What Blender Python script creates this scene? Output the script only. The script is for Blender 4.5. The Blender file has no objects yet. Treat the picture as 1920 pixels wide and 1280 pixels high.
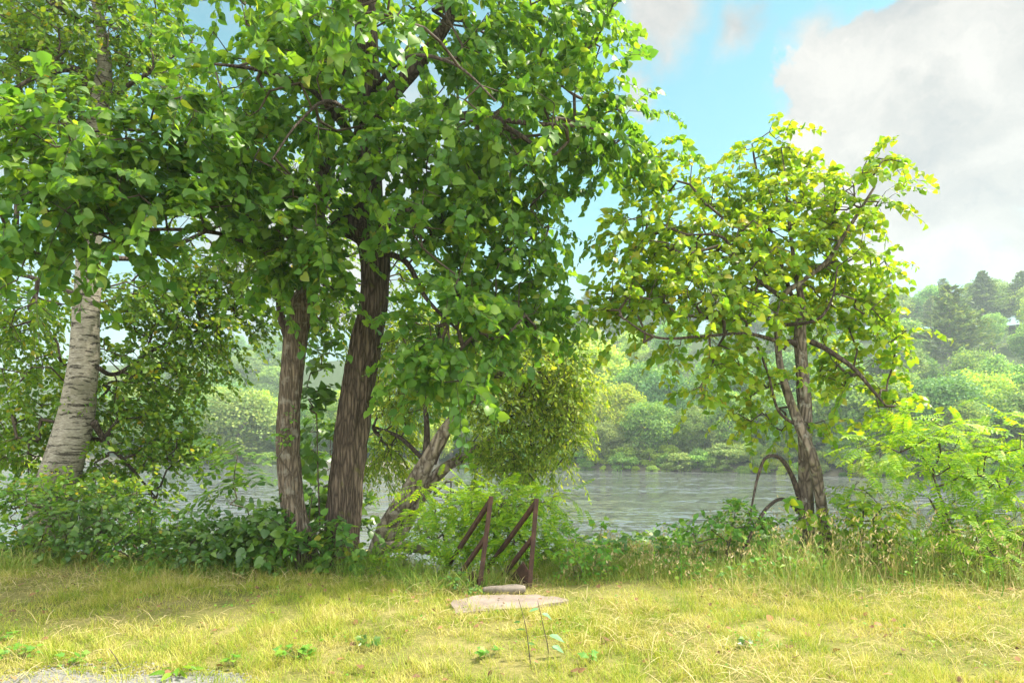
import bpy, math
import numpy as np
from mathutils import noise as mnoise, Vector

C = bpy.context
SC = C.scene
R = math.radians
rng = np.random.default_rng(7)

# ------------------------------------------------------------------ camera
CAMZ = 1.6
HZ = 820.0                 # row of the horizon in the 1920x1280 photograph
F = 1280.0                 # focal length in photograph pixels (24 mm on 36 mm)
cd = bpy.data.cameras.new('camera')
cam = bpy.data.objects.new('camera', cd)
SC.collection.objects.link(cam)
cam.location = (0, 0, CAMZ)
cam.rotation_euler = (R(90), 0, 0)
cd.sensor_width = 36
cd.lens = 24
cd.shift_y = (HZ - 640) / 1920
cd.clip_start = 0.05
cd.clip_end = 3000
SC.camera = cam

# ------------------------------------------------------------------ light
SUN_AZ, SUN_EL = R(76), R(57)       # azimuth measured from +Y towards +X
SUN = Vector((math.sin(SUN_AZ) * math.cos(SUN_EL), math.cos(SUN_AZ) * math.cos(SUN_EL), math.sin(SUN_EL)))
ld = bpy.data.lights.new('sun', 'SUN')
ld.energy = 3.2
ld.angle = R(4)
ld.color = (1.0, 0.93, 0.8)
sun = bpy.data.objects.new('sun', ld)
SC.collection.objects.link(sun)
sun.rotation_euler = (-SUN).to_track_quat('-Z', 'Y').to_euler()
sun.location = (20, 10, 40)

SC.view_settings.view_transform = 'Standard'
SC.view_settings.look = 'None'
SC.view_settings.exposure = 2.0
SC.view_settings.gamma = 1
SC.render.engine = 'CYCLES'
cy = SC.cycles
cy.max_bounces = 7
cy.diffuse_bounces = 5
cy.glossy_bounces = 3
cy.transmission_bounces = 4
cy.transparent_max_bounces = 4
cy.volume_bounces = 0
cy.use_denoising = True
cy.sample_clamp_indirect = 4


class NT:
    """small node tree helper"""
    def __init__(s, tree):
        s.t = tree
        tree.nodes.clear()

    def n(s, kind, **kw):
        nd = s.t.nodes.new(kind)
        ins = kw.pop('i', {})
        for k, v in kw.items():
            setattr(nd, k, v)
        for k, v in ins.items():
            s.put(nd.inputs[k], v)
        return nd

    def put(s, sock, v):
        if isinstance(v, bpy.types.NodeSocket):
            s.t.links.new(v, sock)
        else:
            sock.default_value = v

    def math(s, op, a, b=0.0, clamp=False):
        nd = s.n('ShaderNodeMath', operation=op, use_clamp=clamp)
        s.put(nd.inputs[0], a)
        s.put(nd.inputs[1], b)
        return nd.outputs[0]

    def vmath(s, op, a, b=(0, 0, 0)):
        nd = s.n('ShaderNodeVectorMath', operation=op)
        s.put(nd.inputs[0], a)
        if op == 'SCALE':
            s.put(nd.inputs['Scale'], b)
        else:
            s.put(nd.inputs[1], b)
        return nd.outputs['Value'] if op in ('DISTANCE', 'LENGTH', 'DOT_PRODUCT') else nd.outputs[0]

    def noise(s, vec, scale, detail=4, rough=0.55, dist=0.0):
        nd = s.n('ShaderNodeTexNoise', i={'Scale': scale, 'Detail': detail, 'Roughness': rough, 'Distortion': dist})
        s.put(nd.inputs['Vector'], vec)
        return nd

    def rng(s, v, a, b, c=0.0, d=1.0, smooth=False):
        nd = s.n('ShaderNodeMapRange', clamp=True)
        if smooth:
            nd.interpolation_type = 'SMOOTHSTEP'
        s.put(nd.inputs[0], v)
        for k, x in zip((1, 2, 3, 4), (a, b, c, d)):
            nd.inputs[k].default_value = x
        return nd.outputs[0]

    def ramp(s, v, stops):
        nd = s.n('ShaderNodeValToRGB')
        el = nd.color_ramp.elements
        while len(el) < len(stops):
            el.new(0.5)
        for e, (p, c) in zip(el, stops):
            e.position = p
            e.color = (*c, 1)
        s.put(nd.inputs[0], v)
        return nd.outputs[0]

    def mix(s, f, a, b, mode='MIX'):
        nd = s.n('ShaderNodeMix', data_type='RGBA', blend_type=mode)
        s.put(nd.inputs[0], f)
        s.put(nd.inputs[6], (*a, 1) if isinstance(a, tuple) else a)
        s.put(nd.inputs[7], (*b, 1) if isinstance(b, tuple) else b)
        return nd.outputs[2]


# ------------------------------------------------------------------ sky
def make_world():
    w = bpy.data.worlds.new('World')
    SC.world = w
    w.use_nodes = True
    g = NT(w.node_tree)
    sky = g.n('ShaderNodeTexSky', sky_type='NISHITA', sun_disc=False, sun_elevation=SUN_EL, sun_rotation=SUN_AZ,
              air_density=1.0, dust_density=0.6, ozone_density=1.2)
    tint = g.mix(1.0, sky.outputs[0], (0.62, 1.02, 0.76), 'MULTIPLY')
    b1 = g.n('ShaderNodeBackground', i={'Color': tint, 'Strength': 0.062})
    tc = g.n('ShaderNodeTexCoord')
    d = g.vmath('NORMALIZE', tc.outputs['Generated'])
    wn = g.noise(d, 7.0, 8, 0.62)
    off = g.vmath('SCALE', g.vmath('SUBTRACT', wn.outputs['Color'], (0.5, 0.5, 0.5)), 0.17)
    dw = g.vmath('ADD', d, off)

    def blob(px, py, rad, soft):
        v = Vector(((px - 960) / F, 1, (HZ - py) / F)).normalized()
        ds = g.vmath('DISTANCE', dw, tuple(v))
        return g.rng(ds, rad, rad * (1 - soft), 0, 1, True)
    mask = None
    for a in ((1730, 225, .15, .12), (1600, 180, .095, .14), (1890, 225, .12, .14), (1540, 240, .08, .5), (1860, 420, .10, .8), (1740, 450, .10, .9), (1930, 470, .10, .8),
              (1210, 10, .085, .6), (1190, 160, .04, .8), (1640, 480, .09, .9), (1390, 40, .05, .95), (1530, 70, .05, .95)):
        m = blob(*a)
        mask = m if mask is None else g.math('MAXIMUM', mask, m)
    # broken cloud over the rest of the sky, thinner round the blue patch
    gn = g.noise(g.vmath('MULTIPLY', dw, (1, 1, 1.7)), 2.1, 7, 0.55)
    gen = g.rng(gn.outputs['Fac'], 0.44, 0.62, 0, 1, True)
    blue = blob(1480, 150, 0.62, 0.6)
    gen = g.math('MULTIPLY', gen, g.math('SUBTRACT', 1.0, g.math('MULTIPLY', blue, 1.0)))
    mask = g.math('MAXIMUM', mask, gen)
    # a pale veil low down
    z = g.n('ShaderNodeSeparateXYZ', i={0: d}).outputs[2]
    low = g.rng(z, 0.36, 0.05, 0.0, 0.6, True)
    mask = g.math('MAXIMUM', g.math('MULTIPLY', mask, 0.96), low)
    tn = g.noise(g.vmath('ADD', g.vmath('MULTIPLY', dw, (1, 1, 1.6)), (0.3, 0, 0.05)), 5.5, 7, 0.58)
    shade = g.ramp(tn.outputs['Fac'], [(0.36, (0.60, 0.61, 0.62)), (0.48, (0.79, 0.765, 0.73)), (0.62, (1.0, 0.95, 0.89))])
    # cloud boosted overhead and behind the camera, out of view, as added shade fill
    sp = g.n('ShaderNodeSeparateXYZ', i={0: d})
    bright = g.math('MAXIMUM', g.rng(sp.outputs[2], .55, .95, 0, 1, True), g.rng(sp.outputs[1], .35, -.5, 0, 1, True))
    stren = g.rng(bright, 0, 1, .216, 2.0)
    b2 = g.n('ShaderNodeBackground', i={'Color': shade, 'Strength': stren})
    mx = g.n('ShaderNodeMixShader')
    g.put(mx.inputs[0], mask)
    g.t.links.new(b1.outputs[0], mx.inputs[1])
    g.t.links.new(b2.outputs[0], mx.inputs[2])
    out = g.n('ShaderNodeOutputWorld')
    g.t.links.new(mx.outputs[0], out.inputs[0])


make_world()


# ------------------------------------------------------------------ helpers
def at(px, py, D):
    return np.array([(px - 960) / F * D, D, CAMZ + (HZ - py) / F * D])


def sstep(a, b, x):
    t = np.clip((x - a) / (b - a), 0, 1)
    return t * t * (3 - 2 * t)


def shore(x):
    return 100 - 0.42 * x + 2.5 * np.sin(x * 0.09) + 1.2 * np.sin(x * 0.23 + 1)


WATER = -3.0


def ground_z(x, y):
    x = np.asarray(x, float)
    y = np.asarray(y, float)
    near = 0.03 * np.sin(x * 1.3 + y * .7) * np.sin(y * 1.1 - x * .4)
    yb = 9.3 - 1.6 * np.exp(-((x + 0.5) / 1.3) ** 2) + 0.3 * np.sin(x * .8)
    bank = -4.4 * sstep(0, 6.5, y - yb)
    s = y - shore(x)
    far = 5.2 * sstep(-3.5, 5, s) * 0.55 + 38 * sstep(8, 170, s) + 2.0 * np.sin(x * .03 + 1) * sstep(40, 140, s)
    return near + bank + far


def new_obj(name, me, mats, parent=None, loc=None):
    o = bpy.data.objects.new(name, me)
    SC.collection.objects.link(o)
    for m in (mats if isinstance(mats, (list, tuple)) else [mats]):
        me.materials.append(m)
    if parent:
        o.parent = parent
    if loc is not None:
        o.location = loc
    return o


def tag(o, label=None, cat=None, group=None, kind=None):
    for k, v in (('label', label), ('category', cat), ('group', group), ('kind', kind)):
        if v:
            o[k] = v
    return o


def empty(name, loc, label=None, cat=None, group=None):
    o = bpy.data.objects.new(name, None)
    SC.collection.objects.link(o)
    o.location = tuple(float(v) for v in loc)
    o.empty_display_size = 0.2
    return tag(o, label, cat, group)


class Geo:
    """collects vertices and faces (any size) with material index, then builds one mesh"""
    def __init__(s):
        s.V, s.F, s.M, s.S = [], [], [], []
        s.nv = 0

    def add(s, V, F, mat=0, smooth=True):
        V = np.asarray(V, np.float32).reshape(-1, 3)
        F = np.asarray(F, np.int64)
        s.V.append(V)
        s.F.append(F + s.nv)
        s.M.append(mat)
        s.S.append(smooth)
        s.nv += len(V)

    def mesh(s, name, origin=(0, 0, 0)):
        me = bpy.data.meshes.new(name)
        if not s.V:
            return me
        V = np.concatenate(s.V) - np.asarray(origin, np.float32)
        loops = np.concatenate([f.ravel() for f in s.F])
        tot = np.concatenate([np.full(len(f), f.shape[1], np.int32) for f in s.F])
        mat = np.concatenate([np.full(len(f), m, np.int32) for f, m in zip(s.F, s.M)])
        smo = np.concatenate([np.full(len(f), q, bool) for f, q in zip(s.F, s.S)])
        me.vertices.add(len(V))
        me.vertices.foreach_set('co', V.astype(np.float32).ravel())
        me.loops.add(len(loops))
        me.loops.foreach_set('vertex_index', loops.astype(np.int32))
        me.polygons.add(len(tot))
        st = np.zeros(len(tot), np.int32)
        st[1:] = np.cumsum(tot)[:-1]
        me.polygons.foreach_set('loop_start', st)
        me.polygons.foreach_set('loop_total', tot)
        me.polygons.foreach_set('material_index', mat)
        me.polygons.foreach_set('use_smooth', smo)
        me.update(calc_edges=True)
        me.validate()
        return me


def unit(v):
    v = np.asarray(v, float)
    return v / np.maximum(np.linalg.norm(v, axis=-1, keepdims=True), 1e-9)


def frames(d, n):
    """rotation matrices with columns x (side), y (along d), z (normal)"""
    d = unit(d)
    x = unit(np.cross(d, n))
    z = np.cross(x, d)
    return np.stack([x, d, z], axis=-1)


def scatter(geo, tmpl, P, Rm, S, mat=0, smooth=True):
    """tmpl: (verts, [faces arrays]); P (N,3); Rm (N,3,3); S (N,) or (N,3)"""
    tv, tfs = tmpl
    N = len(P)
    if N == 0:
        return
    S = np.asarray(S, float)
    if S.ndim == 1:
        S = np.repeat(S[:, None], 3, 1)
    V = np.einsum('nij,nkj->nki', Rm, tv[None] * S[:, None, :]) + P[:, None, :]
    base = geo.nv
    geo.V.append(V.reshape(-1, 3).astype(np.float32))
    geo.nv += N * len(tv)
    for tf in tfs:
        tf = np.asarray(tf)
        f = (tf[None] + (np.arange(N) * len(tv))[:, None, None]).reshape(-1, tf.shape[1]) + base
        geo.F.append(f)
        geo.M.append(mat)
        geo.S.append(smooth)


# ------------------------------------------------------------------ leaf templates
def heart(curl=0.12, fold=0.10, w=1.0):
    mid = [(0, 0, 0), (0, .36, .02), (0, .72, -curl * .4), (0, 1.0, -curl * 1.6)]
    side = [(.22 * w, -.10, fold * .6), (.45 * w, .12, fold), (.46 * w, .40, fold * .9), (.27 * w, .72, fold * .2 - curl * .4)]
    V = mid + side + [(-x, y, z * .8) for x, y, z in side]
    Q = [(0, 4, 5, 1), (1, 5, 6, 2), (0, 1, 9, 8), (1, 2, 10, 9)]
    T = [(2, 6, 7), (2, 7, 3), (2, 11, 10), (2, 3, 11)]
    return np.array(V, float), [np.array(Q), np.array(T)]


def ovate(w=.5, fold=.08, curl=.1):
    V = [(0, 0, 0), (0, .45, 0), (0, 1, -curl), (.32 * w, .12, fold * .5), (.5 * w, .42, fold), (.3 * w, .75, fold * .4 - curl * .4)]
    V += [(-x, y, z) for x, y, z in V[3:6]]
    Q = [(0, 3, 4, 1), (1, 4, 5, 2), (0, 1, 7, 6), (1, 2, 8, 7)]
    return np.array(V, float), [np.array(Q)]


def lobed(w=.95, fold=.1):
    """maple-like leaf"""
    o = [(0, 0), (.16, -.04), (.42, .02), (.36, .2), (.56, .48), (.3, .46), (.25, .62), (0, 1.0)]
    V = [(0, .3, 0)] + [(x * w, y, fold * x - .12 * y * y) for x, y in o] + [(-x * w, y, fold * x - .12 * y * y) for x, y in o[1:-1]]
    n = len(o)
    T = [(0, k, k + 1) for k in range(1, n)]
    L = [1] + list(range(n + 1, n + 1 + n - 2)) + [n]
    T += [(0, L[k + 1], L[k]) for k in range(len(L) - 1)]
    return np.array(V, float), [np.array(T)]


def frond(pairs=8, lw=.085, ll=.2, droop=.25, spread=1.0):
    """pinnate leaf along +y, unit length"""
    V, Q = [], []

    def quad(*p):
        b = len(V)
        V.extend(p)
        Q.append((b, b + 1, b + 2, b + 3))

    def leaflet(o, d, n, l, w):
        d = np.array(d) / np.linalg.norm(d)
        s = np.cross(d, n)
        s = s / np.linalg.norm(s)
        n = np.array(n)
        b = len(V)
        V.extend([o, o + d * l * .3 + s * w * .9 + n * .012, o + d * l * .75 + s * w * .8 + n * .006, o + d * l - n * .02,
                  o + d * l * .75 - s * w * .8 + n * .006, o + d * l * .3 - s * w * .9 + n * .012])
        Q.extend([(b, b + 1, b + 2, b + 3), (b, b + 3, b + 4, b + 5)])
    ys = np.linspace(.18, .95, pairs)

    def pt(y):
        return np.array([0, y, -droop * y * y])
    prev = pt(0)
    for y in np.linspace(.25, 1, 4):
        q = pt(y)
        e = np.array([.008, 0, 0])
        quad(prev - e, prev + e, q + e, q - e)
        prev = q
    for k, y in enumerate(ys):
        f = 1 - .35 * abs(y - .5)
        for sg in (-1, 1):
            leaflet(pt(y), (sg * spread, .35, -.12 + .05 * math.sin(k * 2.1 + sg)), (0, .15, 1), ll * f, lw * .5)
    leaflet(pt(.98), (0, 1, -.3), (0, .2, 1), ll * .9, lw * .5)
    return np.array(V, float), [np.array(Q)]


def palm_cluster(n=7):
    """whorl of large leaflets (sumac / hickory like sapling leaf)"""
    return frond(4, .19, .36, .3, .8)


HEARTS = [heart(.10, .10), heart(.22, .05), heart(.05, .16), heart(.3, .12, .9)]
OVATES = [ovate(.62, .08, .1), ovate(.55, .12, .2), ovate(.68, .04, .05)]
NARROW = [ovate(.34, .05, .12), ovate(.3, .03, .25), ovate(.38, .08, .05)]
LOBED = [lobed(), lobed(.85, .18)]
FRONDS = [frond(), frond(9, .08, .19, .4), frond(7, .09, .22, .12)]
BIGFROND = [palm_cluster(), frond(5, .17, .33, .5, .8)]


# ------------------------------------------------------------------ materials
def mat(name):
    m = bpy.data.materials.new(name)
    m.use_nodes = True
    return m, NT(m.node_tree)


def leaf_mat(name, stops, tcol, tfac=0.4, rough=0.5, under=1.25, spec=0.35, objvar=0.0, patch=0.0):
    m, g = mat(name)
    geo = g.n('ShaderNodeNewGeometry')
    r = geo.outputs['Random Per Island']
    if patch:
        tc = g.n('ShaderNodeTexCoord')
        nz = g.noise(tc.outputs['Object'], patch, 2)
        r = g.math('ADD', g.math('MULTIPLY', r, .55), g.rng(nz.outputs['Fac'], .35, .65, 0, .45))
    col = g.ramp(r, stops)
    if objvar:
        oi = g.n('ShaderNodeObjectInfo')
        hs = g.n('ShaderNodeHueSaturation')
        g.put(hs.inputs['Hue'], g.rng(oi.outputs['Random'], 0, 1, .5 - .035 * objvar, .5 + .008 * objvar))
        g.put(hs.inputs['Value'], g.rng(g.math('FRACT', g.math('MULTIPLY', oi.outputs['Random'], 7.31)), 0, 1, 1 - .3 * objvar, 1 + .3 * objvar))
        g.put(hs.inputs['Color'], col)
        col = hs.outputs[0]
    back = g.mix(1.0, col, (under, under * .98, under * 1.1), 'MULTIPLY')
    c2 = g.mix(geo.outputs['Backfacing'], col, back)
    p = g.n('ShaderNodeBsdfPrincipled', i={'Base Color': c2, 'Roughness': rough, 'Specular IOR Level': spec})
    tm = g.mix(1.0, col, tcol, 'MULTIPLY')
    t = g.n('ShaderNodeBsdfTranslucent', i={'Color': tm})
    mx = g.n('ShaderNodeMixShader', i={0: tfac})
    g.t.links.new(p.outputs[0], mx.inputs[1])
    g.t.links.new(t.outputs[0], mx.inputs[2])
    o = g.n('ShaderNodeOutputMaterial')
    g.t.links.new(mx.outputs[0], o.inputs[0])
    return m


def bark_mat(name, dark, light, vs=(16, 16, 2.2), bump=0.6, lichen=None, moss=None, scale=1.0):
    m, g = mat(name)
    tc = g.n('ShaderNodeTexCoord')
    v = g.vmath('MULTIPLY', tc.outputs['Object'], tuple(a * scale for a in vs))
    wv = g.noise(tc.outputs['Object'], 3.0, 3)
    v = g.vmath('ADD', v, g.vmath('SCALE', g.vmath('SUBTRACT', wv.outputs['Color'], (.5, .5, .5)), 1.0))
    vo = g.n('ShaderNodeTexVoronoi', feature='DISTANCE_TO_EDGE', i={'Scale': 1.0})
    g.put(vo.inputs['Vector'], v)
    nz = g.noise(v, 2.2, 6, .65)
    fine = g.noise(tc.outputs['Object'], 60, 4, .6)
    h = g.math('ADD', g.rng(vo.outputs['Distance'], 0, .32), g.math('MULTIPLY', nz.outputs['Fac'], .7))
    h = g.math('ADD', h, g.math('MULTIPLY', fine.outputs['Fac'], .3))
    col = g.ramp(g.math('MULTIPLY', h, .55), [(0.18, dark), (0.5, tuple((a + b) / 2 for a, b in zip(dark, light))), (0.9, light)])
    if lichen:
        ln = g.noise(tc.outputs['Object'], 9, 5, .6)
        col = g.mix(g.rng(ln.outputs['Fac'], .54, .66, 0, .75), col, lichen)
    if moss:
        ln = g.noise(tc.outputs['Object'], 4.5, 5, .65)
        col = g.mix(g.rng(ln.outputs['Fac'], .60, .68, 0, .8), col, moss)
    b = g.n('ShaderNodeBump', i={'Strength': bump, 'Distance': .02})
    g.put(b.inputs['Height'], h)
    p = g.n('ShaderNodeBsdfPrincipled', i={'Base Color': col, 'Roughness': .9, 'Specular IOR Level': .15})
    g.t.links.new(b.outputs[0], p.inputs['Normal'])
    o = g.n('ShaderNodeOutputMaterial')
    g.t.links.new(p.outputs[0], o.inputs[0])
    return m


def birch_mat():
    m, g = mat('birch_bark')
    tc = g.n('ShaderNodeTexCoord')
    ob = tc.outputs['Object']
    big = g.noise(ob, 2.2, 5, .6)
    v = g.vmath('ADD', g.vmath('MULTIPLY', ob, (4.5, 4.5, 26)), g.vmath('SCALE', big.outputs['Color'], 3.0))
    ln = g.noise(v, 1.0, 4, .6)
    fine = g.noise(g.vmath('MULTIPLY', ob, (18, 18, 80)), 1.0, 4, .6)
    base = g.ramp(fine.outputs['Fac'], [(.3, (.14, .122, .09)), (.5, (.25, .225, .18)), (.7, (.38, .35, .30))])
    base = g.mix(g.rng(big.outputs['Fac'], .5, .66, 0, .7), base, (.15, .14, .095))
    lines = g.rng(ln.outputs['Fac'], .545, .62, 0, .9)
    col = g.mix(lines, base, (.03, .025, .02))
    # rough dark plates near the foot
    z = g.n('ShaderNodeSeparateXYZ', i={0: ob}).outputs[2]
    pl = g.noise(g.vmath('MULTIPLY', ob, (12, 12, 7)), 1.0, 5, .65)
    foot = g.math('MULTIPLY', g.rng(z, 2.0, .5), g.rng(pl.outputs['Fac'], .45, .58))
    col = g.mix(g.math('MULTIPLY', foot, .85), col, (.09, .075, .06))
    h = g.math('SUBTRACT', g.math('ADD', g.math('MULTIPLY', fine.outputs['Fac'], .35), g.math('MULTIPLY', big.outputs['Fac'], .4)), g.math('MULTIPLY', lines, .5))
    b = g.n('ShaderNodeBump', i={'Strength': .7, 'Distance': .02})
    g.put(b.inputs['Height'], h)
    p = g.n('ShaderNodeBsdfPrincipled', i={'Base Color': col, 'Roughness': .8, 'Specular IOR Level': .2})
    g.t.links.new(b.outputs[0], p.inputs['Normal'])
    o = g.n('ShaderNodeOutputMaterial')
    g.t.links.new(p.outputs[0], o.inputs[0])
    return m


def simple_mat(name, stops, scale=8, rough=.8, bump=.3, spec=.3, vec=(1, 1, 1), metal=0.0):
    m, g = mat(name)
    tc = g.n('ShaderNodeTexCoord')
    v = g.vmath('MULTIPLY', tc.outputs['Object'], vec)
    nz = g.noise(v, scale, 8, .65)
    col = g.ramp(nz.outputs['Fac'], stops)
    f2 = g.noise(v, scale * 9, 4, .6)
    b = g.n('ShaderNodeBump', i={'Strength': bump, 'Distance': .01})
    g.put(b.inputs['Height'], g.math('ADD', nz.outputs['Fac'], g.math('MULTIPLY', f2.outputs['Fac'], .5)))
    p = g.n('ShaderNodeBsdfPrincipled', i={'Base Color': col, 'Roughness': rough, 'Specular IOR Level': spec, 'Metallic': metal})
    g.t.links.new(b.outputs[0], p.inputs['Normal'])
    o = g.n('ShaderNodeOutputMaterial')
    g.t.links.new(p.outputs[0], o.inputs[0])
    return m


M = {}
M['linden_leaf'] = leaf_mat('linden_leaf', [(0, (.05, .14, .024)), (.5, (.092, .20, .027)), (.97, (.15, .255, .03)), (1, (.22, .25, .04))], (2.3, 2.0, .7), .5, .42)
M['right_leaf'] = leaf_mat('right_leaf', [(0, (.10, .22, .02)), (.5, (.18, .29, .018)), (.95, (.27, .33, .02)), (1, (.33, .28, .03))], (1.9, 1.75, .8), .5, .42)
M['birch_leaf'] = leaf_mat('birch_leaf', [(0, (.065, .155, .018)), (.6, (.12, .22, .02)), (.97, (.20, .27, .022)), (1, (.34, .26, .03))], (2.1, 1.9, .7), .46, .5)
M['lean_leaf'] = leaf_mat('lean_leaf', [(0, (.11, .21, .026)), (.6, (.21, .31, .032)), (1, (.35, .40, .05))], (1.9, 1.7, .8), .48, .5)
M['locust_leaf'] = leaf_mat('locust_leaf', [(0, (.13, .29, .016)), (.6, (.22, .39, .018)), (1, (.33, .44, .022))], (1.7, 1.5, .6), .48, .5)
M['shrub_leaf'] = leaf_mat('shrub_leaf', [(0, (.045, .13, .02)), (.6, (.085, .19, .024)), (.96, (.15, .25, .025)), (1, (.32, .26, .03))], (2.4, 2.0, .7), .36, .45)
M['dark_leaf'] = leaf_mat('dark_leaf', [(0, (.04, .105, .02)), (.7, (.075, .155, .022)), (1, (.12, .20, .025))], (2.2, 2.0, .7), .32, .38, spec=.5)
M['lime_leaf'] = leaf_mat('lime_leaf', [(0, (.10, .24, .018)), (.6, (.18, .31, .018)), (1, (.30, .35, .02))], (1.8, 1.6, .7), .45, .5)
M['weed_leaf'] = leaf_mat('weed_leaf', [(0, (.07, .20, .025)), (.6, (.12, .28, .028)), (1, (.22, .33, .03))], (1.9, 1.6, .7), .4, .5)
M['blue_leaf'] = leaf_mat('blue_leaf', [(0, (.12, .28, .14)), (1, (.18, .34, .16))], (1.6, 1.5, 1.0), .4, .5)
M['lawn'] = leaf_mat('lawn_blade', [(0, (.10, .19, .016)), (.26, (.20, .285, .022)), (.5, (.31, .34, .04)), (.74, (.44, .40, .11)), (1, (.54, .47, .23))], (1.4, 1.3, .8), .35, .6, 1.1, .25, patch=2.2)
M['tall'] = leaf_mat('tall_grass_blade', [(0, (.09, .19, .022)), (.45, (.17, .27, .035)), (.75, (.30, .32, .08)), (1, (.46, .40, .20))], (1.4, 1.3, .8), .35, .6, 1.1, .25, patch=.6)
M['hay'] = leaf_mat('hay_blade', [(0, (.25, .22, .07)), (.6, (.42, .34, .15)), (1, (.52, .44, .24))], (1.2, 1.1, .8), .25, .7, 1.05, .2)
M['dead_leaf'] = leaf_mat('dead_leaf', [(0, (.10, .055, .03)), (.6, (.20, .11, .05)), (1, (.33, .19, .08))], (1.2, 1.1, .8), .15, .7, 1.05, .2)
M['far_green'] = leaf_mat('far_green', [(0, (.075, .20, .04)), (.6, (.15, .31, .055)), (1, (.25, .39, .07))], (1.8, 1.6, .7), .33, .6, 1.1, .2, objvar=1)
M['far_lime'] = leaf_mat('far_lime', [(0, (.18, .33, .035)), (.6, (.30, .43, .045)), (1, (.42, .49, .065))], (1.6, 1.5, .7), .36, .6, 1.1, .2, objvar=.6)
M['far_dark'] = leaf_mat('far_dark', [(0, (.06, .17, .05)), (.6, (.11, .25, .065)), (1, (.17, .32, .075))], (1.8, 1.6, .7), .28, .6, 1.1, .2, objvar=.8)
M['far_pale'] = leaf_mat('far_pale', [(0, (.12, .23, .055)), (.6, (.20, .30, .07)), (1, (.28, .36, .09))], (1.5, 1.4, .8), .33, .6, 1.1, .2, objvar=.6)
M['pine_leaf'] = leaf_mat('pine_leaf', [(0, (.06, .14, .038)), (.6, (.115, .21, .045)), (1, (.19, .27, .05))], (1.6, 1.5, .8), .28, .6, 1.1, .2, objvar=.8)
M['linden_bark'] = bark_mat('linden_bark', (.022, .016, .012), (.17, .13, .095), (24, 24, 3.0), 1.0, moss=(.10, .10, .03))
M['small_bark'] = bark_mat('small_bark', (.035, .026, .019), (.22, .172, .125), (26, 26, 3.4), .9, lichen=(.24, .22, .18))
M['right_bark'] = bark_mat('right_bark', (.04, .032, .025), (.25, .20, .155), (15, 15, 4.5), .9, (.36, .35, .30), (.16, .16, .02))
M['lean_bark'] = bark_mat('lean_bark', (.05, .035, .026), (.38, .31, .24), (9, 9, 2.4), 1.0, (.46, .42, .36))
M['limb_bark'] = bark_mat('limb_bark', (.025, .02, .016), (.13, .10, .08), (20, 20, 5), .6)
M['twig'] = simple_mat('twig_bark', [(.3, (.035, .026, .02)), (.7, (.11, .085, .06))], 20, .85, .2)
M['stem'] = simple_mat('green_stem', [(.3, (.10, .12, .04)), (.7, (.18, .18, .07))], 20, .7, .1)
M['far_bark'] = simple_mat('far_bark', [(.3, (.12, .10, .085)), (.7, (.28, .25, .22))], 3, .9, .2)
M['birch'] = birch_mat()
M['rust'] = simple_mat('rusted_steel', [(.25, (.02, .012, .009)), (.5, (.055, .029, .02)), (.75, (.11, .052, .032))], 14, .75, .35, .3)
M['concrete'] = simple_mat('worn_concrete', [(.3, (.10, .075, .058)), (.45, (.20, .16, .135)), (.7, (.27, .225, .195))], 3.5, .9, .35, .2)
M['stone'] = simple_mat('rough_stone', [(.25, (.10, .08, .062)), (.5, (.19, .16, .13)), (.75, (.26, .22, .185))], 8, .95, .8, .2)
M['deadwood'] = simple_mat('dead_wood', [(.25, (.07, .055, .042)), (.5, (.15, .125, .10)), (.75, (.24, .21, .17))], 9, .9, .6, .2, (1, 6, 6))


# ------------------------------------------------------------------ ground, river
def make_ground_mat():
    m, g = mat('ground_soil')
    tc = g.n('ShaderNodeTexCoord')
    ob = tc.outputs['Object']
    n1 = g.noise(ob, 1.3, 6, .6)
    n2 = g.noise(ob, 24, 6, .7)
    f = g.math('ADD', g.math('MULTIPLY', n1.outputs['Fac'], .55), g.math('MULTIPLY', n2.outputs['Fac'], .5))
    col = g.ramp(f, [(.3, (.06, .07, .015)), (.48, (.13, .13, .035)), (.62, (.22, .19, .07)), (.75, (.28, .22, .13))])
    sp = g.n('ShaderNodeSeparateXYZ', i={0: ob})
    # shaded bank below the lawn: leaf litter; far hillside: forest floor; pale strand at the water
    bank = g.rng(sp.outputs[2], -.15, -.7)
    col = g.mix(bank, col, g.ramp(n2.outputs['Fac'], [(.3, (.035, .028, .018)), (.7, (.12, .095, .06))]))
    fy = g.rng(sp.outputs[1], 40, 45)
    forest = g.ramp(n1.outputs['Fac'], [(.3, (.02, .04, .012)), (.7, (.05, .075, .02))])
    col = g.mix(fy, col, forest)
    st = g.math('MULTIPLY', fy, g.rng(sp.outputs[2], -1.9, -2.5))
    col = g.mix(st, col, g.ramp(n2.outputs['Fac'], [(.3, (.10, .09, .06)), (.7, (.24, .22, .155))]))
    b = g.n('ShaderNodeBump', i={'Strength': .8, 'Distance': .02})
    g.put(b.inputs['Height'], n2.outputs['Fac'])
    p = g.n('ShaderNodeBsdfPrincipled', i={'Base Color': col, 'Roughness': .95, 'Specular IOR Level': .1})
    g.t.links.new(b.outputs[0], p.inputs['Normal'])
    o = g.n('ShaderNodeOutputMaterial')
    g.t.links.new(p.outputs[0], o.inputs[0])
    return m


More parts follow.
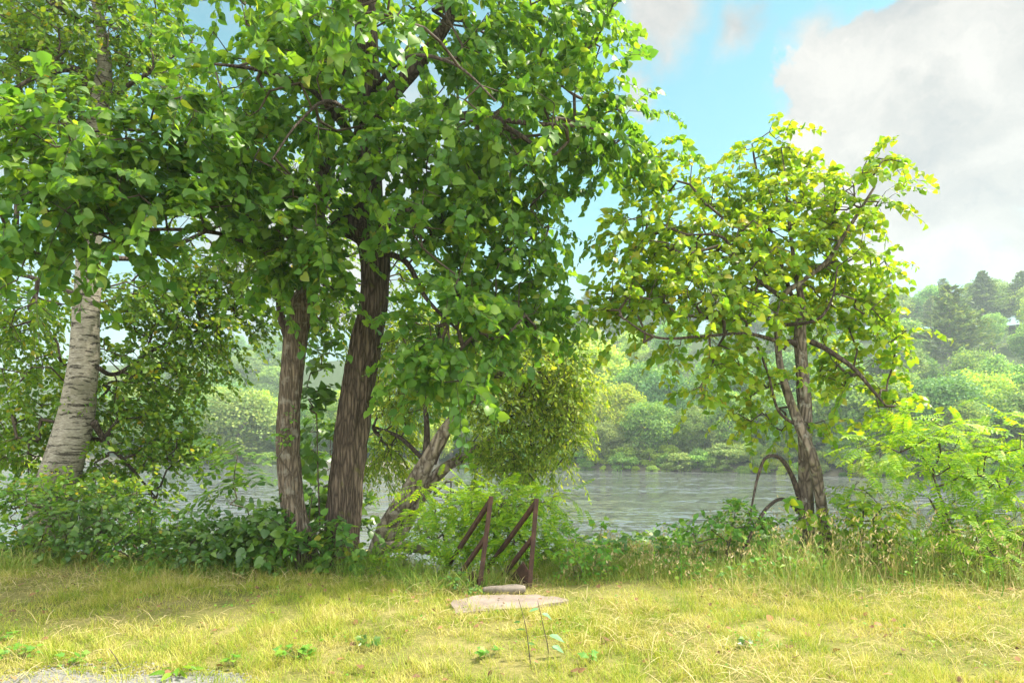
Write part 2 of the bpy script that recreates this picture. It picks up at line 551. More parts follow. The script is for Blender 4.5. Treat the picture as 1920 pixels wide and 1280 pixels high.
def make_ground():
    xs = np.concatenate([np.linspace(-330, -40, 50)[:-1], np.linspace(-40, -12, 30)[:-1], np.linspace(-12, 12, 121)[:-1],
                         np.linspace(12, 40, 30)[:-1], np.linspace(40, 330, 50)])
    ys = np.concatenate([np.linspace(-40, 2, 15)[:-1], np.linspace(2, 18, 90)[:-1], np.linspace(18, 50, 14)[:-1], np.linspace(50, 340, 120)])
    X, Y = np.meshgrid(xs, ys)
    Z = ground_z(X, Y)
    V = np.stack([X, Y, Z], -1).reshape(-1, 3)
    nx, ny = len(xs), len(ys)
    i, j = np.meshgrid(np.arange(nx - 1), np.arange(ny - 1))
    a = (j * nx + i).ravel()
    Fq = np.stack([a, a + 1, a + nx + 1, a + nx], 1)
    g = Geo()
    g.add(V, Fq)
    o = new_obj('ground', g.mesh('ground'), make_ground_mat())
    tag(o, 'yellowed lawn dropping to a riverbank and rising as a wooded hill beyond', 'ground', kind='structure')


def make_river():
    m, g = mat('river_water')
    tc = g.n('ShaderNodeTexCoord')
    ob = tc.outputs['Object']
    big = g.noise(g.vmath('MULTIPLY', ob, (.03, .10, 1)), 1.0, 4, .6, .5)
    calm = g.rng(big.outputs['Fac'], .40, .58, .35, 1.0, True)
    # wave slopes, given directly so that they do not fade with distance
    fine = g.noise(g.vmath('MULTIPLY', ob, (1.6, 2.6, 1)), 1.0, 3, .6)
    mid = g.noise(g.vmath('MULTIPLY', ob, (.45, .9, 1)), 1.0, 3, .6)
    sl = g.vmath('ADD', g.vmath('SCALE', g.vmath('SUBTRACT', fine.outputs['Color'], (.5, .5, .5)), 2.3),
                 g.vmath('SCALE', g.vmath('SUBTRACT', mid.outputs['Color'], (.5, .5, .5)), 1.7))
    sl = g.vmath('SCALE', g.vmath('MULTIPLY', sl, (1, 1, 0)), g.math('MULTIPLY', calm, calm))
    nn = g.vmath('NORMALIZE', g.vmath('ADD', sl, (0, 0, 1)))
    p = g.n('ShaderNodeBsdfPrincipled', i={'Base Color': (.075, .082, .08, 1), 'Roughness': .06, 'IOR': 1.33})
    g.t.links.new(nn, p.inputs['Normal'])
    o = g.n('ShaderNodeOutputMaterial')
    g.t.links.new(p.outputs[0], o.inputs[0])
    gg = Geo()
    gg.add([(-330, 9, WATER), (330, 9, WATER), (330, 260, WATER), (-330, 260, WATER)], [(0, 1, 2, 3)])
    ob_ = new_obj('river', gg.mesh('river'), m)
    tag(ob_, 'wide rippled brown river with glints of sky', 'river', kind='structure')


make_ground()
make_river()


# ------------------------------------------------------------------ tubes / trunks
def catmull(P, n):
    P = np.asarray(P, float)
    k = len(P)
    t = np.linspace(0, k - 1, n)
    i = np.clip(t.astype(int), 0, k - 2)
    u = (t - i)[:, None]
    p0 = P[np.maximum(i - 1, 0)]
    p1 = P[i]
    p2 = P[i + 1]
    p3 = P[np.minimum(i + 2, k - 1)]
    return .5 * (2 * p1 + (p2 - p0) * u + (2 * p0 - 5 * p1 + 4 * p2 - p3) * u ** 2 + (3 * p1 - p0 - 3 * p2 + p3) * u ** 3)


def tube(geo, pts, rad, seg=12, rough=0.0, ridge=0.0, kr=9, n=None, mat=0, seed=0.0, cap=True):
    """smooth tapering tube through pts (k,3) with radii rad (k,)"""
    pr = np.concatenate([np.asarray(pts, float), np.asarray(rad, float)[:, None]], 1)
    L = np.linalg.norm(np.diff(pr[:, :3], axis=0), axis=1).sum()
    n = n or max(4, int(L / .12))
    k = len(pr)
    t = np.linspace(0, k - 1, n)
    c = catmull(pr[:, :3], n)
    r = np.maximum(catmull(pr, n)[:, 3], .001)
    tan = unit(np.gradient(c, axis=0))
    ref = np.array([0.3, 1, 0.2]) if abs(tan[0][1]) < .8 else np.array([1, 0, 0.2])
    x = unit(np.cross(tan, ref))
    y = np.cross(tan, x)
    th = np.linspace(0, 2 * np.pi, seg, endpoint=False)
    s = np.concatenate([[0], np.cumsum(np.linalg.norm(np.diff(c, axis=0), axis=1))])
    Rr = np.repeat(r[:, None], seg, 1)
    if rough or ridge:
        for a in range(n):
            for bb in range(seg):
                ct, sn = math.cos(th[bb]), math.sin(th[bb])
                f = 0
                if rough:
                    f += rough * mnoise.fractal(Vector((ct * 1.3 + seed, sn * 1.3, s[a] * 1.6)), .8, 2.0, 3)
                if ridge:
                    w = .5 * mnoise.noise(Vector((ct * 2, sn * 2 + seed, s[a] * 2.5)))
                    f += ridge * (abs(mnoise.noise(Vector((ct * kr + w, sn * kr + w, s[a] * 1.8 + seed)))) * 2 - .5)
                Rr[a, bb] *= 1 + f
    V = c[:, None] + Rr[..., None] * (x[:, None] * np.cos(th)[None, :, None] + y[:, None] * np.sin(th)[None, :, None])
    V = V.reshape(-1, 3)
    i, j = np.meshgrid(np.arange(seg), np.arange(n - 1))
    a = (j * seg + i).ravel()
    b = (j * seg + (i + 1) % seg).ravel()
    Fq = np.stack([a, b, b + seg, a + seg], 1)
    if cap:
        V = np.concatenate([V, [c[0]], [c[-1]]])
        base = geo.nv
        geo.add(V, Fq, mat)
        e = (n - 1) * seg
        T = [((q + 1) % seg, q, n * seg) for q in range(seg)] + [(e + q, e + (q + 1) % seg, n * seg + 1) for q in range(seg)]
        geo.F.append(np.array(T) + base)
        geo.M.append(mat)
        geo.S.append(True)
    else:
        geo.add(V, Fq, mat)
    return c


def edges_tubes(geo, A, B, ra, rb, seg=4, mat=1):
    """one frustum per edge"""
    d = unit(B - A)
    ref = np.where(np.abs(d[:, 2:3]) > .9, np.array([[1., 0, 0]]), np.array([[0, 0, 1.]]))
    x = unit(np.cross(d, ref))
    y = np.cross(d, x)
    th = np.linspace(0, 2 * np.pi, seg, endpoint=False)
    o = x[:, None] * np.cos(th)[None, :, None] + y[:, None] * np.sin(th)[None, :, None]
    V = np.concatenate([A[:, None] + o * ra[:, None, None], B[:, None] + o * rb[:, None, None]], 1)
    q = np.array([(k, (k + 1) % seg, seg + (k + 1) % seg, seg + k) for k in range(seg)])
    N = len(A)
    f = (q[None] + (np.arange(N) * 2 * seg)[:, None, None]).reshape(-1, 4)
    geo.add(V.reshape(-1, 3), f, mat)


def grow(roots, targets, rise=.12, r0=.0035, rmax=.05, step=.22, jit=.03):
    """branches from root nodes to every target; returns nodes, parents, radii, index of each target's node"""
    nodes = [np.asarray(p, float) for p in roots]
    par = [-1] * len(nodes)
    rt = np.asarray(roots)
    dist = np.array([np.min(np.linalg.norm(rt - t, axis=1)) for t in targets])
    cap = 200000
    A = np.zeros((len(nodes) + len(targets) * 60 + 10, 3))
    A[:len(nodes)] = rt
    cnt = len(nodes)
    tips = np.zeros(len(targets), int)
    for q in np.argsort(dist):
        t = targets[q]
        dd = np.linalg.norm(A[:cnt] - t, axis=1)
        dd = dd + .35 * np.maximum(A[:cnt, 2] - t[2], 0)
        k = int(np.argmin(dd))
        p = A[k].copy()
        L = np.linalg.norm(t - p)
        m = min(40, max(1, int(L / step)))
        for u in range(1, m + 1):
            f = u / m
            v = p * (1 - f) + t * f
            v[2] += rise * L * math.sin(math.pi * f)
            if u < m:
                v += rng.normal(0, jit, 3)
            A[cnt] = v
            par.append(k)
            k = cnt
            cnt += 1
        tips[q] = k
    A = A[:cnt]
    par = np.array(par)
    c = np.zeros(cnt)
    c[tips] += 1
    for k in range(cnt - 1, -1, -1):
        if par[k] >= 0:
            c[par[k]] += c[k]
    rad = np.minimum(r0 * np.maximum(c, 1) ** .5, rmax)
    return A, par, rad, tips


def sample_blobs(blobs, lift=0, shrink=1.0):
    """blobs: (px,py,D,rx,ry in photo pixels,rD metres,count) -> points in the ellipsoids"""
    out = []
    for px, py, D, rx, ry, rd, n in blobs:
        d = unit(rng.normal(size=(n, 3)))
        r = rng.uniform(0, 1, (n, 1)) ** (1 / 2.4)
        c = at(px, py - lift, D)
        out.append(c + d * r * shrink * np.array([rx / F * D, rd, ry / F * D]))
    return np.concatenate(out)


def leaf_sprays(geo, A, par, tips, tmpls, size, per, tl, droop=.35, up=.7, outw=.55, rnd=.45, centre=None, twig_mat=1, tw=.003, leaf_mat_i=0, side=.8):
    """leafy twigs at every tip"""
    n = len(tips)
    P0 = A[tips]
    pp = par[tips]
    d0 = np.where((pp >= 0)[:, None], P0 - A[np.maximum(pp, 0)], rng.normal(size=(n, 3)))
    d0 = unit(unit(d0) + rng.normal(0, .45, (n, 3)))
    L = tl * rng.uniform(.6, 1.3, n)
    ts = np.linspace(.05, 1.0, per)
    pos, ldir, lnor = [], [], []
    prev = P0
    for q, t in enumerate(ts):
        p = P0 + d0 * (L * t)[:, None]
        p[:, 2] -= droop * L * t * t
        if q % 3 == 2 or q == per - 1:
            edges_tubes(geo, prev, p, np.full(n, tw), np.full(n, tw * .7), 3, twig_mat)
            prev = p
        s = unit(np.cross(d0, np.array([0, 0, 1.])) + rng.normal(0, .2, (n, 3)))
        sg = 1 if q % 2 else -1
        ld = unit(d0 * .6 + s * sg * side + np.array([0, 0, -droop]) + rng.normal(0, .28, (n, 3)))
        o = P0 - centre if centre is not None else d0
        o = unit(o * np.array([1, 1, .5]))
        nn = unit(np.array([0, 0, up]) + o * outw + rng.normal(0, rnd, (n, 3)))
        pos.append(p + ld * size * .25)
        ldir.append(ld)
        lnor.append(nn)
    pos = np.concatenate(pos)
    ldir = np.concatenate(ldir)
    lnor = np.concatenate(lnor)
    keep = rng.uniform(size=len(pos)) < .93
    pos, ldir, lnor = pos[keep], ldir[keep], lnor[keep]
    Rm = frames(ldir, lnor)
    sz = size * (.45 + .9 * rng.beta(2.2, 1.8, len(pos)))
    pick = rng.integers(0, len(tmpls), len(pos))
    for k, t in enumerate(tmpls):
        w = pick == k
        scatter(geo, t, pos[w], Rm[w], sz[w], leaf_mat_i)
    return len(pos)


def build_tree(name, label, cat, base, trunk, limbs, blobs, leaf, tmpls, size, per, tl, trunk_mat, limb_mat='limb_bark',
               group=None, extra=(), droop=.35, ridge=.05, rough=.06, seg=40, up=.7, outw=.55, rnd=.45, kr=9, trunk_n=None, roots_from=0.35, r0=.0035, rise=.12, tw=.003, lift=0, shrink=.9, clear=(), thin=1.0, wscale=.81):
    """trunk: list of (point, radius) stems; limbs: list of (points, radii)"""
    root = empty(name, base, label, cat, group)
    rn = []
    for k, (pts, rad) in enumerate(trunk):
        g = Geo()
        c = tube(g, pts, np.asarray(rad) * wscale, seg, rough, ridge, kr, n=trunk_n, seed=k * 3.7 + len(name))
        new_obj('trunk', g.mesh(name + '_trunk', base), M[trunk_mat], root)
        rn.append(c[int(len(c) * roots_from):])
    for k, (pts, rad) in enumerate(limbs):
        g = Geo()
        c = tube(g, pts, np.asarray(rad) * wscale * .95, 12, .12, 0, n=max(8, int(len(pts) * 7)), seed=k * 1.9)
        new_obj('limb', g.mesh(name + '_limb', base), M[limb_mat], root)
        rn.append(c[len(c) // 4:])
    T = sample_blobs(blobs, lift, shrink)
    T = T[rng.uniform(size=len(T)) < thin]
    # open windows in the foliage where the stem shows
    u, v = 960 + T[:, 0] / T[:, 1] * F, HZ - (T[:, 2] - CAMZ) / T[:, 1] * F
    for x0, x1, y0, y1 in clear:
        T2 = ~((u > x0) & (u < x1) & (v > y0) & (v < y1))
        T, u, v = T[T2], u[T2], v[T2]
    A, par, rad, tips = grow(np.concatenate(rn), T, rise=rise, r0=r0)
    g = Geo()
    e = np.where(par >= 0)[0]
    edges_tubes(g, A[par[e]], A[e], rad[par[e]] if False else np.minimum(rad[par[e]], rad[e] * 1.4), rad[e], 5, 1)
    cen = T.mean(0)
    nl = leaf_sprays(g, A, par, tips, tmpls, size, per, tl, droop, up, outw, rnd, cen, tw=tw)
    new_obj('crown', g.mesh(name + '_crown', base), [M[leaf], M['twig']], root)
    print(name, 'leaves', nl)
    return root


def pts(*a):
    return np.array([at(*p) for p in a])


def pr(*a):
    """(px,py,D,half width px) -> points, radii in metres"""
    return np.array([at(x, y, D) for x, y, D, w in a]), np.array([w / F * D for x, y, D, w in a])


# ------------------------------------------------------------------ the near trees
def linden():
    D = 8.9
    b = at(640, 0, D) * [1, 1, 0] + [0, 0, -.05]
    b[2] = ground_z(b[0], b[1]) - .1
    tr = pr((632, 1080, D, 52), (640, 1015, D, 41), (652, 870, D, 38), (678, 690, D, 36), (702, 560, D, 32), (702, 480, D, 32),
            (690, 420, D, 36), (688, 330, D, 30), (690, 200, D, 29), (688, 100, D, 26), (680, -100, D, 22), (672, -350, D, 14), (670, -600, D, 6))
    burl = pr((700, 455, D - .05, 22), (672, 430, D - .15, 30), (650, 415, D - .2, 26), (640, 395, D - .22, 12))
    limbs = [
        pr((690, 210, D, 20), (650, 150, D - .2, 18), (640, 60, D - .4, 15), (620, -80, D - .6, 10), (590, -260, D - 1, 5)),
        pr((690, 230, D, 20), (740, 170, D - .1, 19), (800, 100, D - .3, 17), (850, 20, D - .5, 13), (900, -120, D - .7, 8)),
        pr((700, 330, D, 12), (790, 260, D - .5, 11), (880, 215, D - .9, 9), (960, 245, D - 1.1, 7), (1010, 280, D - 1.2, 4)),
        pr((880, 215, D - .9, 7), (980, 230, D - 1.0, 6), (1060, 235, D - 1.0, 3)),
        pr((690, 300, D, 10), (600, 180, D - .5, 9), (540, 150, D - .9, 7), (480, 130, D - 1.2, 5), (400, 120, D - 1.5, 3)),
        pr((700, 470, D, 9), (760, 490, D - .4, 7), (800, 560, D - .7, 5), (860, 620, D - 1.0, 3)),
        pr((700, 440, D, 12), (780, 390, D + .4, 10), (880, 380, D + .6, 8), (1000, 440, D + .7, 4)),
        pr((690, 180, D, 6), (760, 110, D - 1.2, 5), (850, 120, D - 2.0, 3.5), (930, 190, D - 2.3, 2)),
        pr((690, 240, D, 6), (620, 190, D - 1.2, 4.5), (560, 230, D - 1.8, 3), (510, 300, D - 2.0, 2)),
    ]
    blobs = [
        (700, 60, D - .2, 240, 150, 1.8, 150), (930, 130, D - .7, 220, 150, 1.5, 150), (1060, 90, D - .2, 110, 120, 1.2, 50),
        (1090, 240, D - .8, 100, 60, .8, 34), (1180, 238, D - .8, 55, 18, .3, 7), (1130, 330, D - .3, 120, 70, .8, 36), (1215, 330, D - .2, 60, 45, .4, 9),
        (900, 300, D - 1.0, 200, 130, 1.4, 140), (1000, 430, D - .2, 75, 110, 1.0, 48),
        (850, 470, D - .8, 150, 140, 1.2, 105), (980, 570, D - .3, 80, 100, .8, 34), (1000, 640, D - .3, 38, 55, .5, 10),
        (860, 620, D - 1.0, 95, 90, .8, 38), (850, 740, D - 1.3, 50, 50, .4, 17), (790, 680, D - 1.2, 50, 60, .4, 18), (920, 690, D - .9, 60, 50, .4, 18), (850, 640, D - 1.1, 90, 60, .6, 30), (1010, 640, D - .5, 50, 70, .5, 18), (590, 540, D - 1.0, 50, 40, .4, 12), (540, 500, D - 1.0, 50, 40, .4, 10),
        (640, 570, D - .8, 40, 35, .3, 4), (650, 680, D - .6, 24, 24, .2, 3), (700, 680, D - .7, 20, 20, .2, 2),
        (660, 250, D - .9, 120, 110, .8, 40), (640, 350, D - .9, 90, 60, .7, 22), (760, 340, D - 1.0, 70, 80, .6, 22),
        (560, 120, D - 1.0, 170, 130, 1.3, 80), (500, 260, D - 1.2, 160, 100, 1.0, 56), (540, 380, D - 1.0, 100, 90, .9, 30),
        (590, 470, D - 1.1, 60, 70, .6, 14), (420, 190, D - 1.0, 110, 90, .8, 24),
        (650, -160, D - .2, 330, 180, 2.2, 90), (680, -420, D, 260, 180, 2.0, 60), (980, -80, D - .5, 160, 100, 1.4, 40), (400, -60, D - .6, 160, 100, 1.3, 36),
        (620, 20, D - 2.8, 120, 70, .5, 16), (430, 5, D - 2.6, 90, 36, .5, 9), (700, 40, D - 3.0, 70, 50, .4, 8), (1150, 0, D - 1.2, 60, 90, .5, 10),
    ]
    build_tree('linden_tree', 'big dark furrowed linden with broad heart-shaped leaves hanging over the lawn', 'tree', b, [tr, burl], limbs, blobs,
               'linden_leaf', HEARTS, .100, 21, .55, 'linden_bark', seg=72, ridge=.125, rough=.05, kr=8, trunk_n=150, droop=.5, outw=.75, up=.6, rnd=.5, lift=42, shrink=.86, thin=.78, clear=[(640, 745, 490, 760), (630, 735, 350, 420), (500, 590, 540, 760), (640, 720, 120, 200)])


def small_linden():
    D = 8.5
    b = at(565, 0, D)
    b[2] = ground_z(b[0], b[1]) - .1
    tr = pr((575, 1110, D, 34), (566, 1025, D, 29), (548, 940, D, 27), (540, 830, D, 25), (546, 720, D, 25), (556, 620, D, 26), (568, 570, D, 29), (578, 540, D, 22),
            (590, 440, D + .1, 18), (610, 300, D + .3, 13), (630, 120, D + .5, 8))
    limbs = [
        pr((545, 640, D, 14), (526, 590, D - .05, 9), (512, 480, D - .1, 8), (450, 395, D - .4, 8), (390, 335, D - .7, 7), (330, 312, D - 1.0, 6), (250, 305, D - 1.3, 5),
           (150, 345, D - 1.7, 4), (60, 380, D - 1.9, 3)),
        pr((512, 480, D - .1, 6), (420, 440, D - .9, 5), (300, 430, D - 1.4, 4), (180, 440, D - 1.8, 3)),
        pr((390, 335, D - .7, 5), (280, 250, D - 1.3, 4), (140, 250, D - 1.9, 3)),
    ]
    blobs = [
        (60, 290, D - 2.0, 100, 65, .6, 30), (190, 300, D - 1.8, 140, 75, .8, 55), (330, 260, D - 1.5, 120, 60, .7, 34), (120, 400, D - 1.9, 150, 70, .7, 58), (260, 420, D - 1.6, 150, 75, .7, 60),
        (390, 420, D - 1.2, 100, 80, .6, 40), (40, 480, D - 2.0, 80, 45, .5, 18), (170, 490, D - 1.8, 90, 38, .5, 16),
        (500, 420, D - .6, 90, 90, .5, 24), (560, 500, D - .5, 85, 50, .4, 18), (610, 440, D - .3, 70, 60, .5, 14), (510, 540, D - .5, 40, 35, .3, 7), (600, 560, D - .3, 36, 40, .3, 6),
        (30, 570, D - 2.4, 32, 24, .3, 3), (640, 200, D + .6, 140, 140, .7, 30),
    ]
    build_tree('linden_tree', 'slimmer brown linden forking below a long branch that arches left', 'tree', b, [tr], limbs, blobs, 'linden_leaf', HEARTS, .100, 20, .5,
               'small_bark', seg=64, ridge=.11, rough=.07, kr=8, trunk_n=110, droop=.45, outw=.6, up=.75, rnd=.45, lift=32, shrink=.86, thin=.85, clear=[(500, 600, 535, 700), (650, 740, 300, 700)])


def birch():
    D = 10.2
    b = at(115, 0, D)
    b[2] = ground_z(b[0], b[1]) - .1
    tr = pr((84, 1060, D, 62), (98, 960, D, 50), (112, 890, D, 42), (138, 800, D, 38), (156, 700, D, 32), (160, 620, D, 29), (164, 540, D, 27),
            (170, 420, D, 25), (180, 300, D, 24), (186, 200, D, 22), (196, 130, D, 16), (190, 60, D, 11), (170, -60, D, 9), (150, -260, D, 5))
    limbs = [
        pr((186, 210, D, 14), (165, 165, D - .1, 10), (140, 130, D - .3, 9), (80, 140, D - .6, 6), (20, 170, D - .8, 3)),
        pr((190, 190, D, 9), (220, 172, D, 7), (290, 130, D + .2, 4), (360, 80, D + .4, 2)),
        pr((185, 690, D, 6), (220, 700, D + .4, 5), (300, 650, D + .9, 4), (420, 600, D + 1.2, 3)),
        pr((175, 790, D, 9), (200, 830, D + .3, 6), (240, 870, D + .6, 4), (290, 930, D + .8, 2)),
        pr((160, 560, D, 7), (60, 520, D + .5, 5), (-60, 500, D + .8, 4)),
        pr((165, 480, D, 7), (280, 480, D + .8, 6), (420, 420, D + 1.2, 4), (520, 400, D + 1.4, 2)),
        pr((30, 420, D + .7, 6), (38, 200, D + .8, 6), (26, 60, D + .8, 5), (20, -80, D + .8, 4)),
    ]
    blobs = [
        (60, 60, D, 150, 130, 1.3, 160), (200, 90, D, 170, 120, 1.4, 180), (90, 210, D - .2, 170, 100, 1.0, 140), (320, 160, D + .3, 100, 100, 1.0, 46), (240, 20, D, 150, 60, 1.0, 50),
        (60, 580, D + .6, 120, 90, 1.0, 80), (60, 720, D + .8, 110, 100, 1.0, 90), (290, 580, D + .6, 120, 80, .9, 74), (420, 620, D + 1.0, 95, 75, .8, 80), (300, 700, D + .8, 140, 80, .9, 120),
        (240, 790, D + .7, 120, 80, .8, 100), (320, 870, D + .8, 80, 50, .6, 60), (210, 890, D + .5, 90, 60, .7, 60), (50, 850, D + .5, 100, 80, .8, 90), (220, 950, D + .6, 90, 50, .6, 50),
        (420, 440, D + 1.2, 110, 90, .9, 50), (520, 380, D + 1.5, 80, 90, .8, 34), (470, 330, D + 1.6, 120, 110, .7, 44), (380, 520, D + 1.0, 110, 60, .8, 44),
        (-150, 100, D, 180, 260, 1.6, 110), (-150, 600, D + .5, 160, 240, 1.2, 80), (80, -160, D, 260, 130, 1.6, 110), (460, 600, D + 1.2, 50, 40, .4, 14),
        (600, 420, D + 2.0, 100, 150, .7, 60), (610, 620, D + 2.2, 70, 70, .5, 24), (470, 500, D + 1.3, 90, 60, .6, 50), (380, 560, D + 1.0, 80, 50, .6, 40), (560, 520, D + 2.0, 120, 100, .8, 80), (620, 600, D + 2.2, 60, 70, .6, 34), (770, 540, D + 2.4, 90, 110, .7, 70), (330, 620, D + 1.2, 120, 60, .7, 50), (40, 620, D + 1.0, 90, 60, .7, 40),
    ]
    build_tree('birch_tree', 'thick leaning white-barked birch with small bright leaves at the left edge', 'tree', b, [tr], limbs, blobs, 'birch_leaf', OVATES, .088, 21, .5,
               'birch', 'limb_bark', seg=40, ridge=.0, rough=.07, trunk_n=80, droop=.55, outw=.4, up=.6, rnd=.6, lift=24)


def leaning_tree():
    D = 11.6
    b = at(720, 0, D)
    b[2] = ground_z(b[0], b[1]) - .2
    t1 = pr((700, 1075, D, 28), (722, 1000, D, 24), (762, 930, D, 22), (800, 868, D, 19), (832, 812, D, 15), (860, 775, D, 12), (900, 730, D, 8), (950, 690, D, 5))
    t2 = pr((735, 1030, D + .1, 15), (790, 930, D + .3, 15), (830, 880, D + .5, 13), (880, 850, D + .6, 10), (930, 815, D + .7, 7), (990, 770, D + .7, 4))
    limbs = [pr((792, 875, D, 11), (798, 850, D, 9), (800, 800, D, 7), (795, 740, D, 5), (780, 660, D, 3)),
             pr((840, 800, D, 10), (825, 840, D - .05, 6), (815, 870, D - .05, 4)),
             pr((800, 868, D, 6), (750, 820, D + .3, 5), (700, 800, D + .6, 3)),
             pr((930, 815, D + .7, 5), (1000, 800, D + .6, 4), (1060, 830, D + .5, 2))]
    blobs = [
        (880, 690, D, 110, 70, 1.0, 120), (980, 690, D + .2, 110, 80, 1.0, 170), (1060, 750, D + .2, 60, 80, .8, 110), (960, 790, D + .3, 110, 90, .9, 150), (1045, 840, D + .3, 65, 55, .6, 80),
        (900, 870, D + .3, 90, 60, .7, 80), (970, 880, D + .3, 50, 40, .5, 44), (770, 730, D + .6, 85, 110, .8, 170), (730, 850, D + .8, 70, 100, .7, 140), (830, 640, D + .4, 100, 55, .8, 120), (720, 660, D + .6, 60, 60, .6, 50), (1000, 720, D + .3, 110, 60, .8, 60),
        (740, 920, D + .8, 60, 60, .6, 30), (990, 640, D + .4, 60, 50, .6, 30), (1075, 690, D + .3, 40, 50, .5, 20), (900, 620, D + .3, 60, 40, .5, 20), (860, 960, D + .9, 80, 60, .5, 26),
        (1000, 905, D + .3, 60, 22, .4, 12),
    ]
    build_tree('leaning_tree', 'leaning tree with pale peeling bark and fine drooping leaves over the river', 'tree', b, [t1, t2], limbs, blobs, 'lean_leaf', NARROW + OVATES[:1], .084, 25, .45,
               'lean_bark', 'limb_bark', seg=28, ridge=.10, rough=.12, kr=4, trunk_n=60, droop=.8, outw=.5, up=.5, rnd=.6, lift=20, clear=[(690, 790, 880, 1010), (770, 885, 770, 890)])


def right_tree():
    D = 9.0
    b = at(1520, 0, D)
    b[2] = ground_z(b[0], b[1]) - .1
    t1 = pr((1512, 1080, D, 26), (1512, 1010, D, 21), (1511, 930, D, 19), (1510, 850, D, 18), (1508, 760, D, 18), (1502, 660, D, 16), (1500, 620, D, 15), (1502, 560, D, 10), (1490, 500, D, 6), (1478, 400, D, 4), (1470, 310, D, 2))
    t2 = pr((1558, 1070, D - .05, 18), (1548, 1010, D - .1, 15), (1538, 930, D - .25, 14), (1524, 860, D - .33, 14), (1500, 800, D - .25, 13), (1476, 735, D - .15, 11), (1462, 680, D - .1, 9), (1458, 620, D - .1, 8), (1470, 555, D - .1, 8),
            (1500, 530, D - .15, 7), (1550, 490, D - .2, 6), (1590, 430, D - .3, 5), (1640, 350, D - .4, 3))
    limbs = [
        pr((1470, 560, D - .1, 7), (1420, 525, D - .2, 5), (1385, 490, D - .3, 4.5), (1355, 445, D - .4, 4), (1300, 440, D - .5, 2.5)),
        pr((1520, 640, D, 8), (1550, 655, D - .1, 7.5), (1600, 690, D - .2, 6), (1635, 730, D - .3, 4.5), (1660, 760, D - .3, 2.5)),
        pr((1458, 640, D - .1, 6), (1400, 625, D - .3, 4.5), (1320, 630, D - .6, 4), (1230, 632, D - .9, 3.5), (1160, 590, D - 1.1, 2)),
        pr((1500, 650, D, 10), (1480, 640, D - .05, 7), (1470, 655, D - .1, 4)),
        pr((1500, 800, D - .2, 5), (1460, 770, D - .3, 4), (1440, 700, D - .4, 3.5), (1420, 650, D - .4, 3)),
        pr((1500, 600, D, 6), (1440, 420, D + .3, 5), (1420, 330, D + .4, 4), (1410, 270, D + .4, 2)),
        pr((1460, 610, D - .1, 5), (1530, 600, D - .4, 4.5), (1560, 560, D - .5, 3), (1570, 500, D - .5, 2)),
        pr((1500, 935, D, 8), (1484, 890, D - .1, 6.5), (1462, 858, D - .2, 5.5), (1436, 858, D - .3, 4.5), (1422, 890, D - .35, 4), (1412, 935, D - .4, 3), (1408, 960, D - .4, 2)),
        pr((1500, 960, D, 7), (1468, 935, D - .2, 5), (1440, 950, D - .4, 5), (1420, 980, D - .55, 5), (1402, 1015, D - .65, 5), (1392, 1045, D - .7, 5)),
    ]
    blobs = [
        (1430, 300, D + .3, 55, 60, .5, 24), (1480, 320, D + .2, 45, 50, .5, 18), (1340, 350, D, 55, 45, .5, 18), (1260, 350, D - .2, 70, 50, .5, 22), (1400, 400, D, 110, 60, .8, 52), (1530, 400, D, 90, 70, .7, 44),
        (1640, 330, D - .4, 45, 50, .4, 16), (1600, 400, D - .3, 55, 60, .5, 22), (1650, 410, D - .3, 25, 35, .3, 5), (1200, 460, D - .4, 90, 60, .7, 44), (1300, 470, D - .3, 100, 70, .8, 60), (1420, 490, D - .2, 110, 70, .9, 66),
        (1560, 500, D - .1, 90, 60, .8, 50), (1640, 510, D, 42, 32, .4, 12), (1180, 560, D - .6, 75, 60, .6, 40), (1290, 570, D - .6, 90, 55, .8, 48), (1400, 590, D - .4, 90, 55, .8, 48),
        (1540, 590, D + .2, 90, 55, .7, 42), (1630, 610, D + .1, 60, 45, .5, 24), (1670, 650, D, 32, 45, .4, 11), (1370, 670, D - .4, 70, 40, .5, 22), (1420, 720, D - .1, 55, 40, .5, 17), (1310, 745, D - .8, 42, 16, .25, 6),
        (1350, 700, D - .8, 55, 20, .25, 8), (1400, 790, D + .2, 45, 42, .4, 13), (1450, 800, D + .2, 32, 32, .3, 7), (1610, 720, D + .1, 70, 55, .5, 30), (1670, 770, D, 48, 26, .4, 13), (1560, 690, D + .3, 45, 50, .5, 17),
        (1240, 650, D - .7, 60, 28, .4, 10), (1535, 810, D - .3, 22, 32, .25, 6), (1480, 540, D + .4, 130, 110, .6, 44), (1140, 590, D - .8, 36, 20, .3, 6),
    ]
    build_tree('riverside_tree', 'airy yellow-green twin-stemmed tree standing alone in tall grass by the water', 'tree', b, [t1, t2], limbs, blobs, 'right_leaf', HEARTS, .086, 15, .40,
               'right_bark', 'limb_bark', seg=36, ridge=.09, rough=.10, kr=6, trunk_n=90, droop=.45, outw=.35, up=.6, rnd=.6, lift=14, shrink=.92, thin=.92, wscale=.70)


linden()
small_linden()
birch()
leaning_tree()
right_tree()


